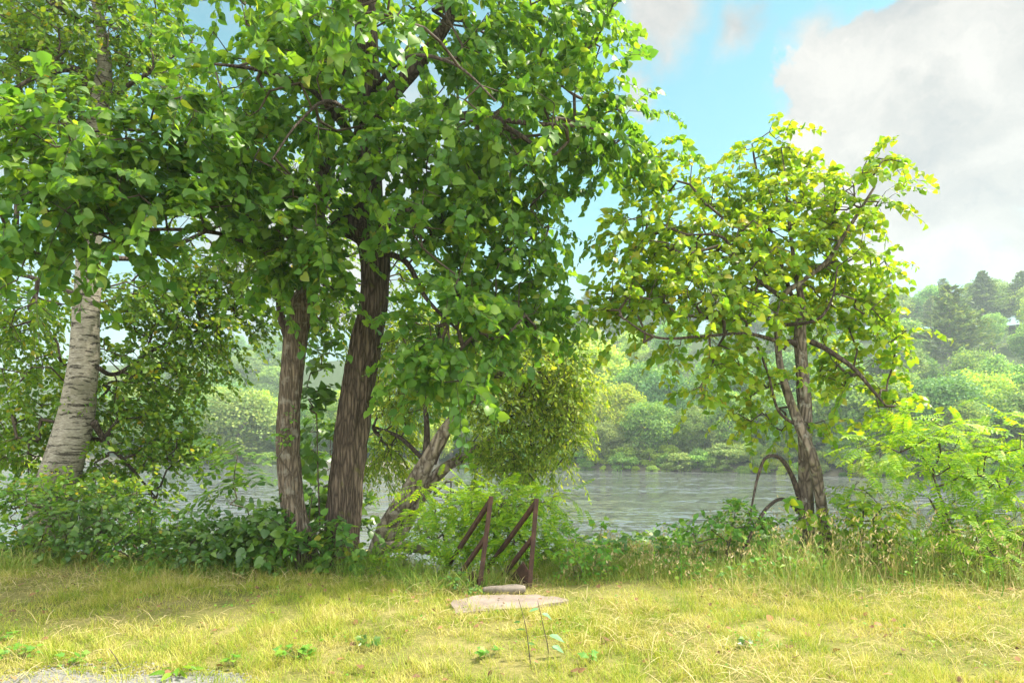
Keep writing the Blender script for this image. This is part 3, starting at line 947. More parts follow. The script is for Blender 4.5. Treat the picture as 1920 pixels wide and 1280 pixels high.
# ------------------------------------------------------------------ shrubs and saplings
def shrub(name, label, cat, px, D, blobs, leaf, tmpls, size, per, tl, group=None, droop=.3, stems=5, up=.8, outw=.5, rnd=.4, stem_mat='twig', rise=.1, side=.8, sr=.012):
    b = at(px, 0, D)
    b[2] = ground_z(b[0], b[1]) - .03
    root = empty(name, b, label, cat, group)
    T = sample_blobs(blobs)
    gz = ground_z(T[:, 0], T[:, 1])
    T[:, 2] = np.maximum(T[:, 2], gz + .06)
    cen = T.mean(0)
    top = T[:, 2].max()
    g = Geo()
    rn = []
    for k in range(stems):
        o = b + np.array([rng.normal(0, .06), rng.normal(0, .06), 0])
        t = T[rng.integers(len(T))]
        e = o * .45 + t * .55
        e[2] = max(e[2], b[2] + .6 * (t[2] - b[2]))
        m = (o + e) / 2 + rng.normal(0, .04, 3) + [0, 0, .05]
        rn.append(tube(g, [o, m, e], [sr, sr * .8, sr * .5], 7, n=8))
    new_obj('stem', g.mesh(name + '_stem', b), M[stem_mat], root)
    A, par, rad, tips = grow(np.concatenate(rn), T, rise=rise, r0=.0022, rmax=.012, step=.15, jit=.015)
    g = Geo()
    e = np.where(par >= 0)[0]
    edges_tubes(g, A[par[e]], A[e], rad[e], rad[e], 4, 1)
    leaf_sprays(g, A, par, tips, tmpls, size, per, tl, droop, up, outw, rnd, cen, tw=.002, side=side)
    new_obj('foliage', g.mesh(name + '_foliage', b), [M[leaf], M[stem_mat]], root)
    return root


US = 'shrubs along the shaded edge of the lawn'
# left undergrowth: each bush has its own colour, size and place
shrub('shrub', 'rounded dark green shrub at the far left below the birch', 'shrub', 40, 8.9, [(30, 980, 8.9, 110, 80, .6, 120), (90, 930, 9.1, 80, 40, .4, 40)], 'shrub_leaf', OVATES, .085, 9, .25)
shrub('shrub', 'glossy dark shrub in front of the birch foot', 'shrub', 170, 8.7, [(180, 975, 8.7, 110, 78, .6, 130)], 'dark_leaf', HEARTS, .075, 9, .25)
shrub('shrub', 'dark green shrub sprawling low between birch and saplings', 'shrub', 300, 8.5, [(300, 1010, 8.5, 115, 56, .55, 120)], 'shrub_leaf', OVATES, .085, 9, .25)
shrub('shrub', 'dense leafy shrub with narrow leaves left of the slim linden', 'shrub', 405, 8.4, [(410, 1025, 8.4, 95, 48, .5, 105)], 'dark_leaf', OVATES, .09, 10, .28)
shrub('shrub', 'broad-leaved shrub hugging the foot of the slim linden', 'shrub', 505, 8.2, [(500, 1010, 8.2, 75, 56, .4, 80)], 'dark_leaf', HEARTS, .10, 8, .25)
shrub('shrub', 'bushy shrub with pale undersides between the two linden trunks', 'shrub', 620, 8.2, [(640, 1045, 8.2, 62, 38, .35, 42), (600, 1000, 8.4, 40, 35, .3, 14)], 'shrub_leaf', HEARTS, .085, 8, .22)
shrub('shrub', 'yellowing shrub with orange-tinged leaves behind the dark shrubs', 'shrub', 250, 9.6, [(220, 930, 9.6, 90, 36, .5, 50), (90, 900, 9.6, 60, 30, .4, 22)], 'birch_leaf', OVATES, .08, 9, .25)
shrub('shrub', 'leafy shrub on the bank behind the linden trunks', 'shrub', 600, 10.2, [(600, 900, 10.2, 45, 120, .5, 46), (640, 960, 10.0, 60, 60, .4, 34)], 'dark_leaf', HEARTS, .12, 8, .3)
shrub('vine', 'thin leafy vine climbing between the two linden trunks', 'vine', 590, 8.9, [(592, 720, 8.9, 20, 90, .12, 16), (600, 640, 8.9, 30, 40, .12, 7), (588, 850, 8.9, 16, 60, .1, 7)], 'dark_leaf', HEARTS, .13, 6, .22, stems=2)
shrub('vine', 'small bright ivy sprig clinging to the slim linden trunk', 'vine', 545, 8.32, [(530, 830, 8.26, 14, 34, .05, 9), (545, 775, 8.26, 12, 20, .04, 3)], 'weed_leaf', OVATES, .055, 6, .1, stems=1, sr=.004)
shrub('sapling', 'dark sapling with large drooping compound leaves against the river glint', 'sapling', 470, 9.3,
      [(430, 850, 9.3, 40, 36, .3, 8), (455, 900, 9.3, 34, 30, .25, 5), (420, 935, 9.2, 36, 20, .3, 4), (500, 960, 9.2, 30, 26, .3, 5)], 'dark_leaf', BIGFROND, .36, 2, .16, droop=.35, stems=2, up=1, outw=.6, rnd=.35)
shrub('shrub', 'pale-leaved young shrub beside the slim linden foot', 'shrub', 520, 8.0, [(525, 1030, 8.0, 26, 46, .15, 14), (505, 1060, 8.0, 28, 22, .15, 8)], 'weed_leaf', NARROW, .10, 8, .16, stem_mat='stem')
shrub('shrub', 'bright lime weedy shrub left of the handrails', 'shrub', 760, 8.0, [(745, 1055, 8.0, 50, 24, .3, 22), (700, 1070, 7.9, 40, 20, .25, 14)], 'lime_leaf', OVATES, .06, 9, .18, stem_mat='stem')
# locusts
shrub('locust_shrub', 'bright green feathery locust shrub behind the handrails', 'shrub', 870, 9.0,
      [(880, 960, 8.9, 90, 38, .5, 72), (800, 915, 9.0, 50, 14, .35, 12), (960, 955, 8.7, 90, 34, .5, 70), (1030, 940, 8.7, 48, 12, .3, 16), (900, 1020, 8.5, 110, 40, .5, 80), (1000, 1020, 8.4, 60, 50, .4, 46), (790, 985, 8.8, 45, 24, .35, 22)],
      'locust_leaf', FRONDS, .27, 3, .2, droop=.3, stems=6, up=1.2, outw=.25, rnd=.22, rise=.05)
shrub('locust_tree', 'young locust tree with bright feathery fronds at the right edge', 'tree', 1790, 8.3,
      [(1740, 800, 8.2, 95, 34, .45, 36), (1660, 835, 8.1, 66, 26, .35, 20), (1770, 865, 8.2, 60, 45, .4, 28), (1880, 850, 8.2, 70, 50, .5, 34), (1960, 830, 8.2, 60, 60, .5, 22), (1850, 900, 8.3, 60, 26, .35, 14), (1795, 920, 8.2, 30, 60, .25, 16)],
      'locust_leaf', FRONDS, .29, 3, .2, droop=.3, stems=3, up=1.2, outw=.25, rnd=.22, rise=.05, sr=.02)
shrub('locust_shrub', 'low spreading locust shrub with darker fronds right of the lone tree', 'shrub', 1840, 7.9,
      [(1810, 985, 7.9, 70, 32, .4, 26), (1890, 990, 7.9, 70, 42, .45, 30), (1840, 1045, 7.8, 90, 26, .4, 28), (1980, 1000, 7.9, 60, 60, .5, 24)],
      'locust_leaf', FRONDS, .27, 3, .2, droop=.35, stems=6, up=1.1, outw=.3, rnd=.3, rise=.05)
shrub('shrub', 'slender pale green shrub between the lone tree and the locusts', 'shrub', 1630, 8.4,
      [(1600, 945, 8.4, 50, 46, .35, 28), (1650, 985, 8.3, 55, 40, .35, 30), (1615, 1015, 8.3, 60, 26, .35, 22)], 'lime_leaf', OVATES, .085, 8, .24, droop=.4)
shrub('locust_shrub', 'small yellow-green locust frond spray just right of the lone trunk', 'shrub', 1640, 8.6, [(1625, 910, 8.6, 55, 14, .25, 9), (1690, 945, 8.5, 60, 16, .25, 9)], 'lime_leaf', FRONDS, .26, 3, .18, up=1.2, outw=.2, rnd=.2, stems=2)
shrub('shrub', 'round green shrub under the arched dead branch', 'shrub', 1370, 8.5,
      [(1375, 985, 8.5, 55, 42, .35, 34), (1290, 1000, 8.5, 36, 24, .25, 15), (1430, 990, 8.5, 46, 34, .3, 22), (1385, 950, 8.5, 16, 30, .15, 6)], 'weed_leaf', OVATES, .085, 8, .2, droop=.4)
shrub('shrub', 'leafy sprig of big pale leaves sprouting from the lone trunk', 'shrub', 1510, 8.6, [(1500, 970, 8.5, 34, 30, .2, 6), (1480, 935, 8.5, 20, 20, .15, 3), (1550, 990, 8.5, 26, 26, .2, 5)], 'lime_leaf', HEARTS, .11, 5, .2, stems=2, droop=.6)
shrub('wildflower', 'tall weed with broad leaves right of the handrails', 'plant', 1130, 7.8, [(1132, 985, 7.8, 14, 12, .08, 4), (1128, 1030, 7.8, 30, 34, .15, 9)], 'weed_leaf', LOBED, .08, 5, .1, stems=2, stem_mat='stem')
shrub('wildflower', 'leafy weed clump at the right post of the handrails', 'plant', 1085, 7.7, [(1080, 1045, 7.7, 40, 26, .2, 18), (1070, 1010, 7.8, 24, 26, .15, 8)], 'weed_leaf', OVATES, .06, 8, .14, stems=4, stem_mat='stem')
shrub('wildflower', 'low leafy weed clump at the left post of the handrails', 'plant', 860, 7.2, [(850, 1095, 7.2, 34, 18, .2, 14), (880, 1108, 7.1, 30, 10, .12, 8)], 'shrub_leaf', OVATES, .055, 7, .12, stems=4, stem_mat='stem')


# ------------------------------------------------------------------ handrails, landing
def bar(geo, a, b, w, h, up=(0, 0, 1), mat=0, bev=.12):
    """rectangular bar with chamfered edges"""
    a, b = np.asarray(a, float), np.asarray(b, float)
    d = unit(b - a)
    x = unit(np.cross(d, np.asarray(up, float)))
    y = np.cross(x, d)
    c = min(w, h) * bev
    o = [(-w / 2 + c, -h / 2), (w / 2 - c, -h / 2), (w / 2, -h / 2 + c), (w / 2, h / 2 - c), (w / 2 - c, h / 2), (-w / 2 + c, h / 2), (-w / 2, h / 2 - c), (-w / 2, -h / 2 + c)]
    V = [a + x * p + y * q for p, q in o] + [b + x * p + y * q for p, q in o]
    geo.add(V, [(k, (k + 1) % 8, 8 + (k + 1) % 8, 8 + k) for k in range(8)], mat, False)
    base = geo.nv - 16
    geo.F.append(np.array([[base + k for k in range(7, -1, -1)], [base + 8 + k for k in range(8)]]))
    geo.M.append(mat)
    geo.S.append(False)


def slab(geo, poly, n_off, mat=0):
    """polygon extruded by the vector n_off"""
    P = np.asarray(poly, float)
    k = len(P)
    V = np.concatenate([P, P + np.asarray(n_off, float)])
    b = geo.nv
    geo.add(V, [(q, (q + 1) % k, k + (q + 1) % k, k + q) for q in range(k)], mat, False)
    geo.F.append(np.array([[b + q for q in range(k - 1, -1, -1)], [b + k + q for q in range(k)]]))
    geo.M.append(mat)
    geo.S.append(False)


def handrail(label, top, bot, D, plate):
    dirh = unit(np.array([-.5, .87, 0]))
    tp, bt = at(*top, D), at(*bot, D)
    bt[2] -= .12
    root = empty('handrail', bt, label, 'handrail', 'rusty handrails of the river steps')
    g = Geo()
    bar(g, bt, tp, .05, .045, (0, 1, 0))
    new_obj('post', g.mesh('post', bt), M['rust'], root)
    run = dirh * 1.9 + np.array([0, 0, -1.52])
    g = Geo()
    st = tp - [0, 0, .035] + unit(run) * .01
    bar(g, st, st + run, .042, .052)
    new_obj('top_rail', g.mesh('top_rail', bt), M['rust'], root)
    g = Geo()
    st = bt * .40 + tp * .60 + unit(run) * .03
    bar(g, st, st + run, .04, .05)
    new_obj('mid_rail', g.mesh('mid_rail', bt), M['rust'], root)
    # lower post, out on the bank
    g = Geo()
    q = tp + run * .9
    bar(g, q - [0, 0, 1.15], q - [0, 0, .07], .05, .05, (0, 1, 0))
    new_obj('post', g.mesh('post', bt), M['rust'], root)
    # stair stringer plate starting at the post foot
    g = Geo()
    p0 = bt + [0, .03, .12] + dirh * .02
    u = unit(run)
    nn = unit(np.cross(u, [0, 0, 1])) * .012
    P = [p0 + [0, 0, -.06], p0 + [0, 0, .10 * plate], p0 + dirh * .11 + [0, 0, .17 * plate], p0 + dirh * .11 + [0, 0, .17 * plate] + run * .8, p0 + run * .8 + [0, 0, -.12]]
    slab(g, P, nn)
    new_obj('stringer', g.mesh('stringer', bt), M['rust'], root)
    return root


handrail('left rusty handrail sloping down among weeds, its post leaning right', (921, 930), (897, 1097), 7.30, .8)
handrail('right rusty handrail with a broad plate at its post foot', (1006, 934), (992, 1092), 7.40, 1.2)


def landing():
    poly = [at(848, 1152, 6.17), at(905, 1146, 6.28), at(1000, 1140, 6.4), at(1066, 1127, 6.67), at(1040, 1119, 6.85), at(960, 1115, 6.94), at(900, 1117, 6.9), at(850, 1127, 6.67)]
    P = []
    for k in range(len(poly)):
        a, b = poly[k], poly[(k + 1) % len(poly)]
        for t in (0, .25, .5, .75):
            v = a * (1 - t) + b * t + rng.normal(0, .018, 3)
            v[2] = .012
            P.append(v)
    g = Geo()
    slab(g, P, (0, 0, -.12))
    c = np.mean(P, 0)
    o = new_obj('stepping_slab', g.mesh('slab', c), M['concrete'], None, c)
    tag(o, 'pale worn concrete slab sunk in the grass before the handrails', 'slab')
    # rough kerb stone behind it
    g = Geo()
    a, b = at(905, 1108, 7.08), at(985, 1106, 7.12)
    a[2] = b[2] = .02
    tube(g, [a, a * .7 + b * .3, a * .35 + b * .65, b], [.035, .05, .055, .035], 10, .4, n=14, seed=5)
    c = (a + b) / 2
    o = new_obj('kerb_stone', g.mesh('kerb', c), M['stone'], None, c)
    tag(o, 'rough brown stone lying between the two handrail posts', 'stone')
    # pale fallen branch by the leaning tree
    g = Geo()
    q, r = pr((640, 1075, 9.0, 6), (690, 1042, 9.1, 9), (735, 1024, 9.2, 10), (790, 1030, 9.2, 8), (850, 1045, 9.2, 5))
    tube(g, q, r, 12, .25, n=30, seed=9)
    o = new_obj('fallen_branch', g.mesh('fallen_branch', q[2]), M['deadwood'], None, q[2])
    tag(o, 'pale fallen branch lying at the foot of the leaning tree', 'branch')


landing()

# gravel driveway patch at the lower left
gm = simple_mat('grey_gravel', [(.3, (.09, .085, .08)), (.5, (.20, .195, .185)), (.7, (.32, .315, .30))], 45, .95, 1.0, .2)
g = Geo()
P = []
for k in range(60):
    a = 2 * math.pi * k / 60
    r = 1 + .12 * math.sin(3 * a) + .08 * math.sin(7 * a + 1) + rng.normal(0, .02)
    P.append((-2.75 + 1.25 * r * math.cos(a), 4.02 + .72 * r * math.sin(a), .0))
P = np.array(P)
P[:, 2] = ground_z(P[:, 0], P[:, 1]) + .003
cc = np.array([[-2.75, 4.02, float(ground_z(-2.75, 4.02)) + .02]])
# inner ring keeps the sheet on the ground
I = cc + (P - cc) * .5
I[:, 2] = ground_z(I[:, 0], I[:, 1]) + .02
g.add(np.concatenate([P, I, cc]), [(k, (k + 1) % 60, 60 + (k + 1) % 60, 60 + k) for k in range(60)])
g.F.append(np.array([(60 + k, 60 + (k + 1) % 60, 120) for k in range(60)]))
g.M.append(0)
g.S.append(True)
o = new_obj('gravel_drive', g.mesh('gravel_drive'), gm)
tag(o, 'edge of a grey gravel drive at the lower left', 'gravel', kind='structure')


# loose stones on the gravel and along its ragged edge
PEB = (np.array([(0, 0, .6), (1, 0, 0), (.3, .9, .1), (-.8, .6, 0), (-.8, -.5, .1), (.35, -.85, 0)], float), [np.array([(0, 1, 2), (0, 2, 3), (0, 3, 4), (0, 4, 5), (0, 5, 1)])])
g = Geo()
n = 3200
a, q = rng.uniform(0, 6.283, n), np.sqrt(rng.uniform(0, 1, n)) * 1.15
x, y = -2.75 + 1.25 * q * np.cos(a), 4.02 + .72 * q * np.sin(a)
Pp = np.stack([x, y, ground_z(x, y) + .008], 1)
dd = np.stack([rng.normal(size=n), rng.normal(size=n), np.zeros(n)], 1)
scatter(g, PEB, Pp, frames(dd, np.tile([0, 0, 1.], (n, 1)) + rng.normal(0, .2, (n, 3))), rng.uniform(.004, .014, n), 0, False)
o = new_obj('gravel_stones', g.mesh('gravel_stones'), gm)
tag(o, 'loose grey stones on the gravel at the lower left', 'gravel', kind='stuff')


# ------------------------------------------------------------------ grasses
BLADE = (np.array([(-.5, 0, 0), (.5, 0, 0), (-.38, .5, .06), (.38, .5, .06), (0, 1, .0)], float), [np.array([(0, 1, 3, 2)]), np.array([(2, 3, 4)])])
ARCH = (np.array([(-.5, 0, 0), (.5, 0, 0), (-.5, .35, .05), (.5, .35, .05), (-.4, .7, -.02), (.4, .7, -.02), (0, 1, -.22)], float),
        [np.array([(0, 1, 3, 2), (2, 3, 5, 4)]), np.array([(4, 5, 6)])])


def blades(geo, x, y, length, width, lean, tmpl=BLADE, z0=-.01, mat=0):
    """lean: mean tilt from vertical (radians)"""
    n = len(x)
    az = rng.uniform(0, 2 * np.pi, n)
    ti = np.abs(rng.normal(lean, .35, n))
    d = np.stack([np.sin(ti) * np.cos(az), np.sin(ti) * np.sin(az), np.maximum(np.cos(ti), .06)], 1)
    nn = np.stack([-np.cos(az) * np.cos(ti), -np.sin(az) * np.cos(ti), np.sin(ti)], 1) + rng.normal(0, .3, (n, 3))
    P = np.stack([x, y, ground_z(x, y) + z0], 1)
    Rm = frames(d, nn)
    S = np.stack([width * rng.uniform(.7, 1.3, n), length, length], 1)
    scatter(geo, tmpl, P, Rm, S, mat, False)


def pnoise(x, y, f, s=0.0):
    return np.array([mnoise.noise(Vector((a * f + s, b * f, s))) for a, b in zip(x, y)])


def in_slab(x, y):
    cx, cy_ = -.05, 6.55
    return ((x - cx) / .46) ** 2 + ((y - cy_) / .27) ** 2 < .75 + .4 * np.sin(x * 19) * np.sin(y * 23)


def in_gravel(x, y):
    return ((x + 2.75) / 1.15) ** 2 + ((y - 4.02) / .64) ** 2 < .8 + .45 * np.sin(x * 7 + 1) * np.sin(y * 11)


def lawn():
    g = Geo()
    n = 300000
    y = 3.6 + (8.9 - 3.6) * rng.uniform(0, 1, n)
    x = rng.uniform(-1, 1, n) * (y * .80 + 1.0)
    ln = pnoise(x[:], y[:], .9)
    bare = sstep(.28, .45, pnoise(x, y, 2.3, 31.0))
    keep = ~in_slab(x, y) & (~in_gravel(x, y) | (rng.uniform(size=n) < .28)) & (rng.uniform(size=n) < (.78 + .6 * ln) * (1 - .8 * bare))
    x, y, ln = x[keep], y[keep], ln[keep]
    cl = pnoise(x, y, 5.0, 3.0)
    L = rng.uniform(.035, .12, len(x)) * np.clip(1 + .7 * ln + 1.5 * cl, .3, 2.6)
    blades(g, x, y, L, .0042, .85)
    o = new_obj('lawn_grass', g.mesh('lawn_grass'), M['lawn'])
    tag(o, 'short sun-bleached yellow-green lawn grass', 'grass', kind='stuff')
    # brown fallen leaves and clover scattered through the turf
    for nm, n, ma, tm, s0, s1, lb, ct in (('fallen_leaves', 420, 'dead_leaf', OVATES + HEARTS[:1], .03, .07, 'brown fallen leaves scattered in the lawn', 'leaves'),
                                          ('clover', 5200, 'weed_leaf', HEARTS[:2], .014, .028, 'small clover leaves in patches through the lawn', 'clover')):
        g = Geo()
        y = 3.8 + 4.6 * rng.uniform(0, 1, n)
        x = rng.uniform(-1, 1, n) * (y * .80 + 1.0)
        if nm == 'clover':
            k = (pnoise(x, y, 1.4, 21.0) > .22) & ~in_slab(x, y) & ~in_gravel(x, y)
            x, y = x[k], y[k]
        n = len(x)
        P = np.stack([x, y, ground_z(x, y) + rng.uniform(.02, .06, n)], 1)
        d = unit(rng.normal(size=(n, 3)) * [1, 1, .3])
        nn = unit(rng.normal(0, .4, (n, 3)) + [0, -.2, 1])
        for k, t in enumerate(tm):
            w = np.arange(n) % len(tm) == k
            scatter(g, t, P[w], frames(d[w], nn[w]), rng.uniform(s0, s1, w.sum()))
        o = new_obj(nm, g.mesh(nm), M[ma])
        tag(o, lb, ct, kind='stuff')
    # hay: cut blades lying flat
    g = Geo()
    n = 26000
    y = 3.8 + 5.0 * rng.uniform(0, 1, n)
    x = rng.uniform(-1, 1, n) * (y * .80 + 1.0)
    pn = pnoise(x, y, .7, 4.4)
    right = sstep(1.0, 3.0, x) * np.exp(-((y - 6.9) / .45) ** 2)
    left = np.exp(-((y - 7.6) / .3) ** 2) * (x < -.6) * .5
    keep = (rng.uniform(size=n) < np.clip(.12 + pn * .9 + right * 1.0 + left, 0, 1)) & ~in_slab(x, y)
    x, y = x[keep], y[keep]
    blades(g, x, y, rng.uniform(.08, .28, len(x)), .004, 1.4, ARCH, .035)
    o = new_obj('hay_litter', g.mesh('hay_litter'), M['hay'])
    tag(o, 'straw-coloured cut hay strewn over the lawn', 'hay', kind='stuff')


def tall_grass():
    # right: tall thin meadow grass between lawn and river
    g = Geo()
    n = 26000
    x = rng.uniform(.35, 8.2, n)
    y = rng.uniform(6.6, 10.6, n)
    edge = 7.25 - .10 * x + .25 * np.sin(x * 1.7)
    pn = pnoise(x, y, 1.1, 2.0)
    keep = (y > edge) & (rng.uniform(size=n) < .75 + .8 * pn)
    x, y, pn, edge = x[keep], y[keep], pn[keep], edge[keep]
    L = (.08 + .60 * rng.beta(1.3, 3.2, len(x))) * sstep(-.2, .9, y - edge + .15) * np.clip(1 + .8 * pn, .4, 1.8) * (.38 + .62 * sstep(1.9, 3.4, x)) + .09
    blades(g, x, y, L, .0058, .5, ARCH)
    o = new_obj('tall_grass', g.mesh('tall_grass'), M['tall'])
    tag(o, 'tall ragged meadow grass on the right between lawn and river', 'grass', kind='stuff')
    # left: a longer fringe at the edge of the shrubs, and round the landing
    g = Geo()
    n = 15000
    x = rng.uniform(-8.0, .5, n)
    y = rng.uniform(6.9, 8.8, n)
    edge = 7.75 + .2 * np.sin(x * 2.1) - .65 * np.exp(-((x + .9) / .9) ** 2)
    pn = pnoise(x, y, 1.3, 7.0)
    keep = (y > edge) & (rng.uniform(size=n) < .7 + .9 * pn) & ~in_slab(x, y)
    x, y, pn = x[keep], y[keep], pn[keep]
    blades(g, x, y, rng.uniform(.12, .36, len(x)) * (1 + .5 * pn), .0055, .7, ARCH)
    o = new_obj('grass_fringe', g.mesh('grass_fringe'), M['tall'])
    tag(o, 'longer rough grass fringe under the shrubs on the left', 'grass', kind='stuff')
    # wispy straw stems with seed heads standing above it
    g = Geo()
    n = 1500
    x = rng.uniform(.5, 8.2, n)
    y = rng.uniform(6.9, 9.6, n)
    keep = y > 7.35 - .10 * x + .25 * np.sin(x * 1.7)
    x, y = x[keep], y[keep]
    n = len(x)
    L = rng.uniform(.3, .85, n) * (.4 + .6 * sstep(1.9, 3.4, x))
    blades(g, x, y, L, .0032, .22, ARCH)
    top = g.V[-1].reshape(n, -1, 3)[:, -1]
    nrep = 5
    P = np.repeat(top, nrep, 0) + rng.normal(0, .018, (n * nrep, 3)) - [0, 0, .03]
    scatter(g, NARROW[0], P, frames(rng.normal(0, .5, (n * nrep, 3)) + [0, 0, 1], rng.normal(size=(n * nrep, 3))), rng.uniform(.02, .05, n * nrep))
    o = new_obj('seeding_grass', g.mesh('seeding_grass'), M['hay'])
    tag(o, 'straw-coloured seeding grass stems above the tall meadow grass', 'grass', kind='stuff')
    # small broad-leaved plants mixed into the meadow
    g = Geo()
    n = 5200
    x = rng.uniform(.5, 8.0, n)
    y = rng.uniform(7.3, 9.3, n)
    keep = (y > 7.5 - .10 * x) & (pnoise(x, y, 1.7, 12.0) > .02)
    x, y = x[keep], y[keep]
    n = len(x)
    P = np.stack([x, y, ground_z(x, y) + rng.uniform(.03, .36, n) * (.45 + .55 * sstep(1.9, 3.4, x))], 1)
    d = unit(rng.normal(size=(n, 3)) * [1, 1, .4])
    nn = unit(rng.normal(0, .4, (n, 3)) + [0, -.3, 1])
    for k, t in enumerate(OVATES):
        w = np.arange(n) % 3 == k
        scatter(g, t, P[w], frames(d[w], nn[w]), rng.uniform(.03, .075, w.sum()))
    o = new_obj('meadow_herbs', g.mesh('meadow_herbs'), M['weed_leaf'])
    tag(o, 'small leafy herbs mixed through the tall meadow grass', 'herbs', kind='stuff')
    # bank cover beyond: low leafy ground cover down to the water
    g = Geo()
    n = 12000
    x = rng.uniform(-11, 11, n)
    y = rng.uniform(8.6, 13.4, n)
    P = np.stack([x, y, ground_z(x, y) + rng.uniform(.02, .32, n)], 1)
    d = unit(rng.normal(size=(n, 3)) * [1, 1, .4])
    nn = unit(rng.normal(0, .45, (n, 3)) + [0, -.3, 1])
    for k, t in enumerate(OVATES):
        w = np.arange(n) % 3 == k
        scatter(g, t, P[w], frames(d[w], nn[w]), rng.uniform(.06, .15, w.sum()))
    o = new_obj('ground_cover', g.mesh('ground_cover'), M['shrub_leaf'])
    tag(o, 'leafy ground cover on the bank down to the river', 'ground cover', kind='stuff')


lawn()
tall_grass()


def lawn_weed(px, py, rpx, leaf, label, n=26, tm=LOBED, size=.05):
    D = CAMZ * F / (py - HZ)
    b = at(px, py, D)
    b[2] = float(ground_z(b[0], b[1]))
    r = rpx / F * D
    a = rng.uniform(0, 2 * np.pi, n)
    q = r * np.sqrt(rng.uniform(0, 1, n))
    P = b + np.stack([q * np.cos(a), q * np.sin(a), rng.uniform(.03, .085, n)], 1)
    d = np.stack([np.cos(a), np.sin(a), rng.normal(0, .2, n)], 1)
    nn = unit(rng.normal(0, .3, (n, 3)) + [0, -.35, 1])
    g = Geo()
    edges_tubes(g, np.repeat(b[None], n, 0), P, np.full(n, .0018), np.full(n, .0014), 3, 1)
    for k, t in enumerate(tm):
        w = np.arange(n) % len(tm) == k
        scatter(g, t, P[w], frames(d[w], nn[w]), size * rng.uniform(.7, 1.3, w.sum()))
    o = new_obj('lawn_weed', g.mesh('lawn_weed', b), [M[leaf], M['stem']], None, b)
    tag(o, label, 'weed', 'leafy weeds growing in the lawn')


lawn_weed(555, 1232, 34, 'weed_leaf', 'widest clump of bright leafy weed in the lower left lawn', 34)
lawn_weed(690, 1212, 20, 'dark_leaf', 'dark clover-like weed right of the wide bright clump', 18)
lawn_weed(40, 1232, 36, 'weed_leaf', 'bright weed clump at the edge of the gravel in the left corner', 30)
lawn_weed(140, 1245, 18, 'weed_leaf', 'small upright weed growing in the gravel drive', 14)
lawn_weed(335, 1268, 24, 'lime_leaf', 'pale rosette weed on the bare gravel patch', 16, NARROW, .09)
lawn_weed(435, 1250, 12, 'weed_leaf', 'tiny weed between the gravel patch and the wide clump', 9)
lawn_weed(1105, 1250, 9, 'weed_leaf', 'tiny green weed right of the tall bare stalks', 8)
lawn_weed(920, 1234, 22, 'weed_leaf', 'thin green weed left of the tall bare stalks', 12)
lawn_weed(1400, 1218, 12, 'dark_leaf', 'small dark weed alone in the right half of the lawn', 10)
lawn_weed(8, 1195, 16, 'weed_leaf', 'leafy weed clump cut by the left edge of the view', 16)


def stalk(label, path, D, leaves, leaf, tm, size):
    q = np.array([at(x, y, D + k * .02) for k, (x, y) in enumerate(path)])
    b = q[0].copy()
    b[2] = float(ground_z(b[0], b[1])) - .02
    q = np.concatenate([[b], q])
    root = empty('weed_stalk', b, label, 'weed stalk')
    g = Geo()
    tube(g, q, np.linspace(.0055, .002, len(q)), 6, n=24)
    new_obj('stem', g.mesh('stem', b), M['twig'], root)
    n = len(leaves)
    if n:
        P = np.array([at(x, y, D + .03) for x, y, s in leaves])
        sg = np.array([s for x, y, s in leaves], float)
        d = np.stack([np.sign(sg), rng.normal(0, .3, n), rng.normal(-.3, .25, n)], 1)
        nn = unit(rng.normal(0, .3, (n, 3)) + [0, -.5, 1])
        for k in range(n):
            g = Geo()
            scatter(g, tm[k % len(tm)], P[k:k + 1], frames(d[k:k + 1], nn[k:k + 1]), size * np.abs(sg[k:k + 1]))
            new_obj('leaf', g.mesh('leaf', b), M[leaf], root)


stalk('tall bare dark weed stalk rising from the lawn in front of the slab', [(998, 1275), (992, 1220), (985, 1170), (972, 1122)], 4.75,
      [(985, 1180, -1), (990, 1205, 1), (976, 1165, -.8), (998, 1240, .8)], 'dark_leaf', NARROW, .07)
stalk('weed stalk with blue-green leaves beside the bare dark stalk', [(1026, 1270), (1028, 1220), (1018, 1170), (1008, 1125)], 4.9,
      [(1030, 1190, 1.4), (1034, 1212, 1.2), (1030, 1245, 1.2), (1022, 1255, -1), (1016, 1150, 1), (1010, 1140, -.9)], 'blue_leaf', OVATES, .085)
stalk('thin dry stalk leaning over the gravel patch', [(240, 1275), (222, 1240), (205, 1215)], 4.7, [], 'dark_leaf', NARROW, .05)

# tall stiff stalks in the right-hand meadow, one thing each
for k, (x, y0, y1, D) in enumerate([(1280, 1125, 985, 7.2), (1545, 1120, 1010, 7.1), (1715, 1120, 1010, 7.0), (1880, 1150, 1045, 6.8), (1850, 1120, 1035, 6.9), (1225, 1120, 990, 7.5), (1440, 1125, 960, 7.4), (1600, 1110, 985, 7.3)]):
    q = np.array([at(x + rng.normal(0, 2), y0 + 10, D), at(x + rng.normal(0, 3), (y0 + y1) / 2, D), at(x + rng.normal(0, 5), y1, D)])
    q[0, 2] = float(ground_z(q[0, 0], q[0, 1])) - .02
    g = Geo()
    tube(g, q, [.006, .0045, .0025], 6, n=14)
    nl = 9
    t = rng.uniform(.25, 1, nl)
    P = q[0] * (1 - t[:, None]) + q[2] * t[:, None]
    a = rng.uniform(0, 2 * np.pi, nl)
    scatter(g, NARROW[0], P, frames(np.stack([np.cos(a), np.sin(a), np.full(nl, .5)], 1), unit(rng.normal(0, .2, (nl, 3)) + [0, 0, 1])), rng.uniform(.03, .07, nl))
    o = new_obj('meadow_stalk', g.mesh('meadow_stalk', q[0]), M['weed_leaf'], None, q[0])
    tag(o, 'upright green stalk standing in the tall grass by the river', 'weed stalk', 'upright stalks in the tall meadow grass')


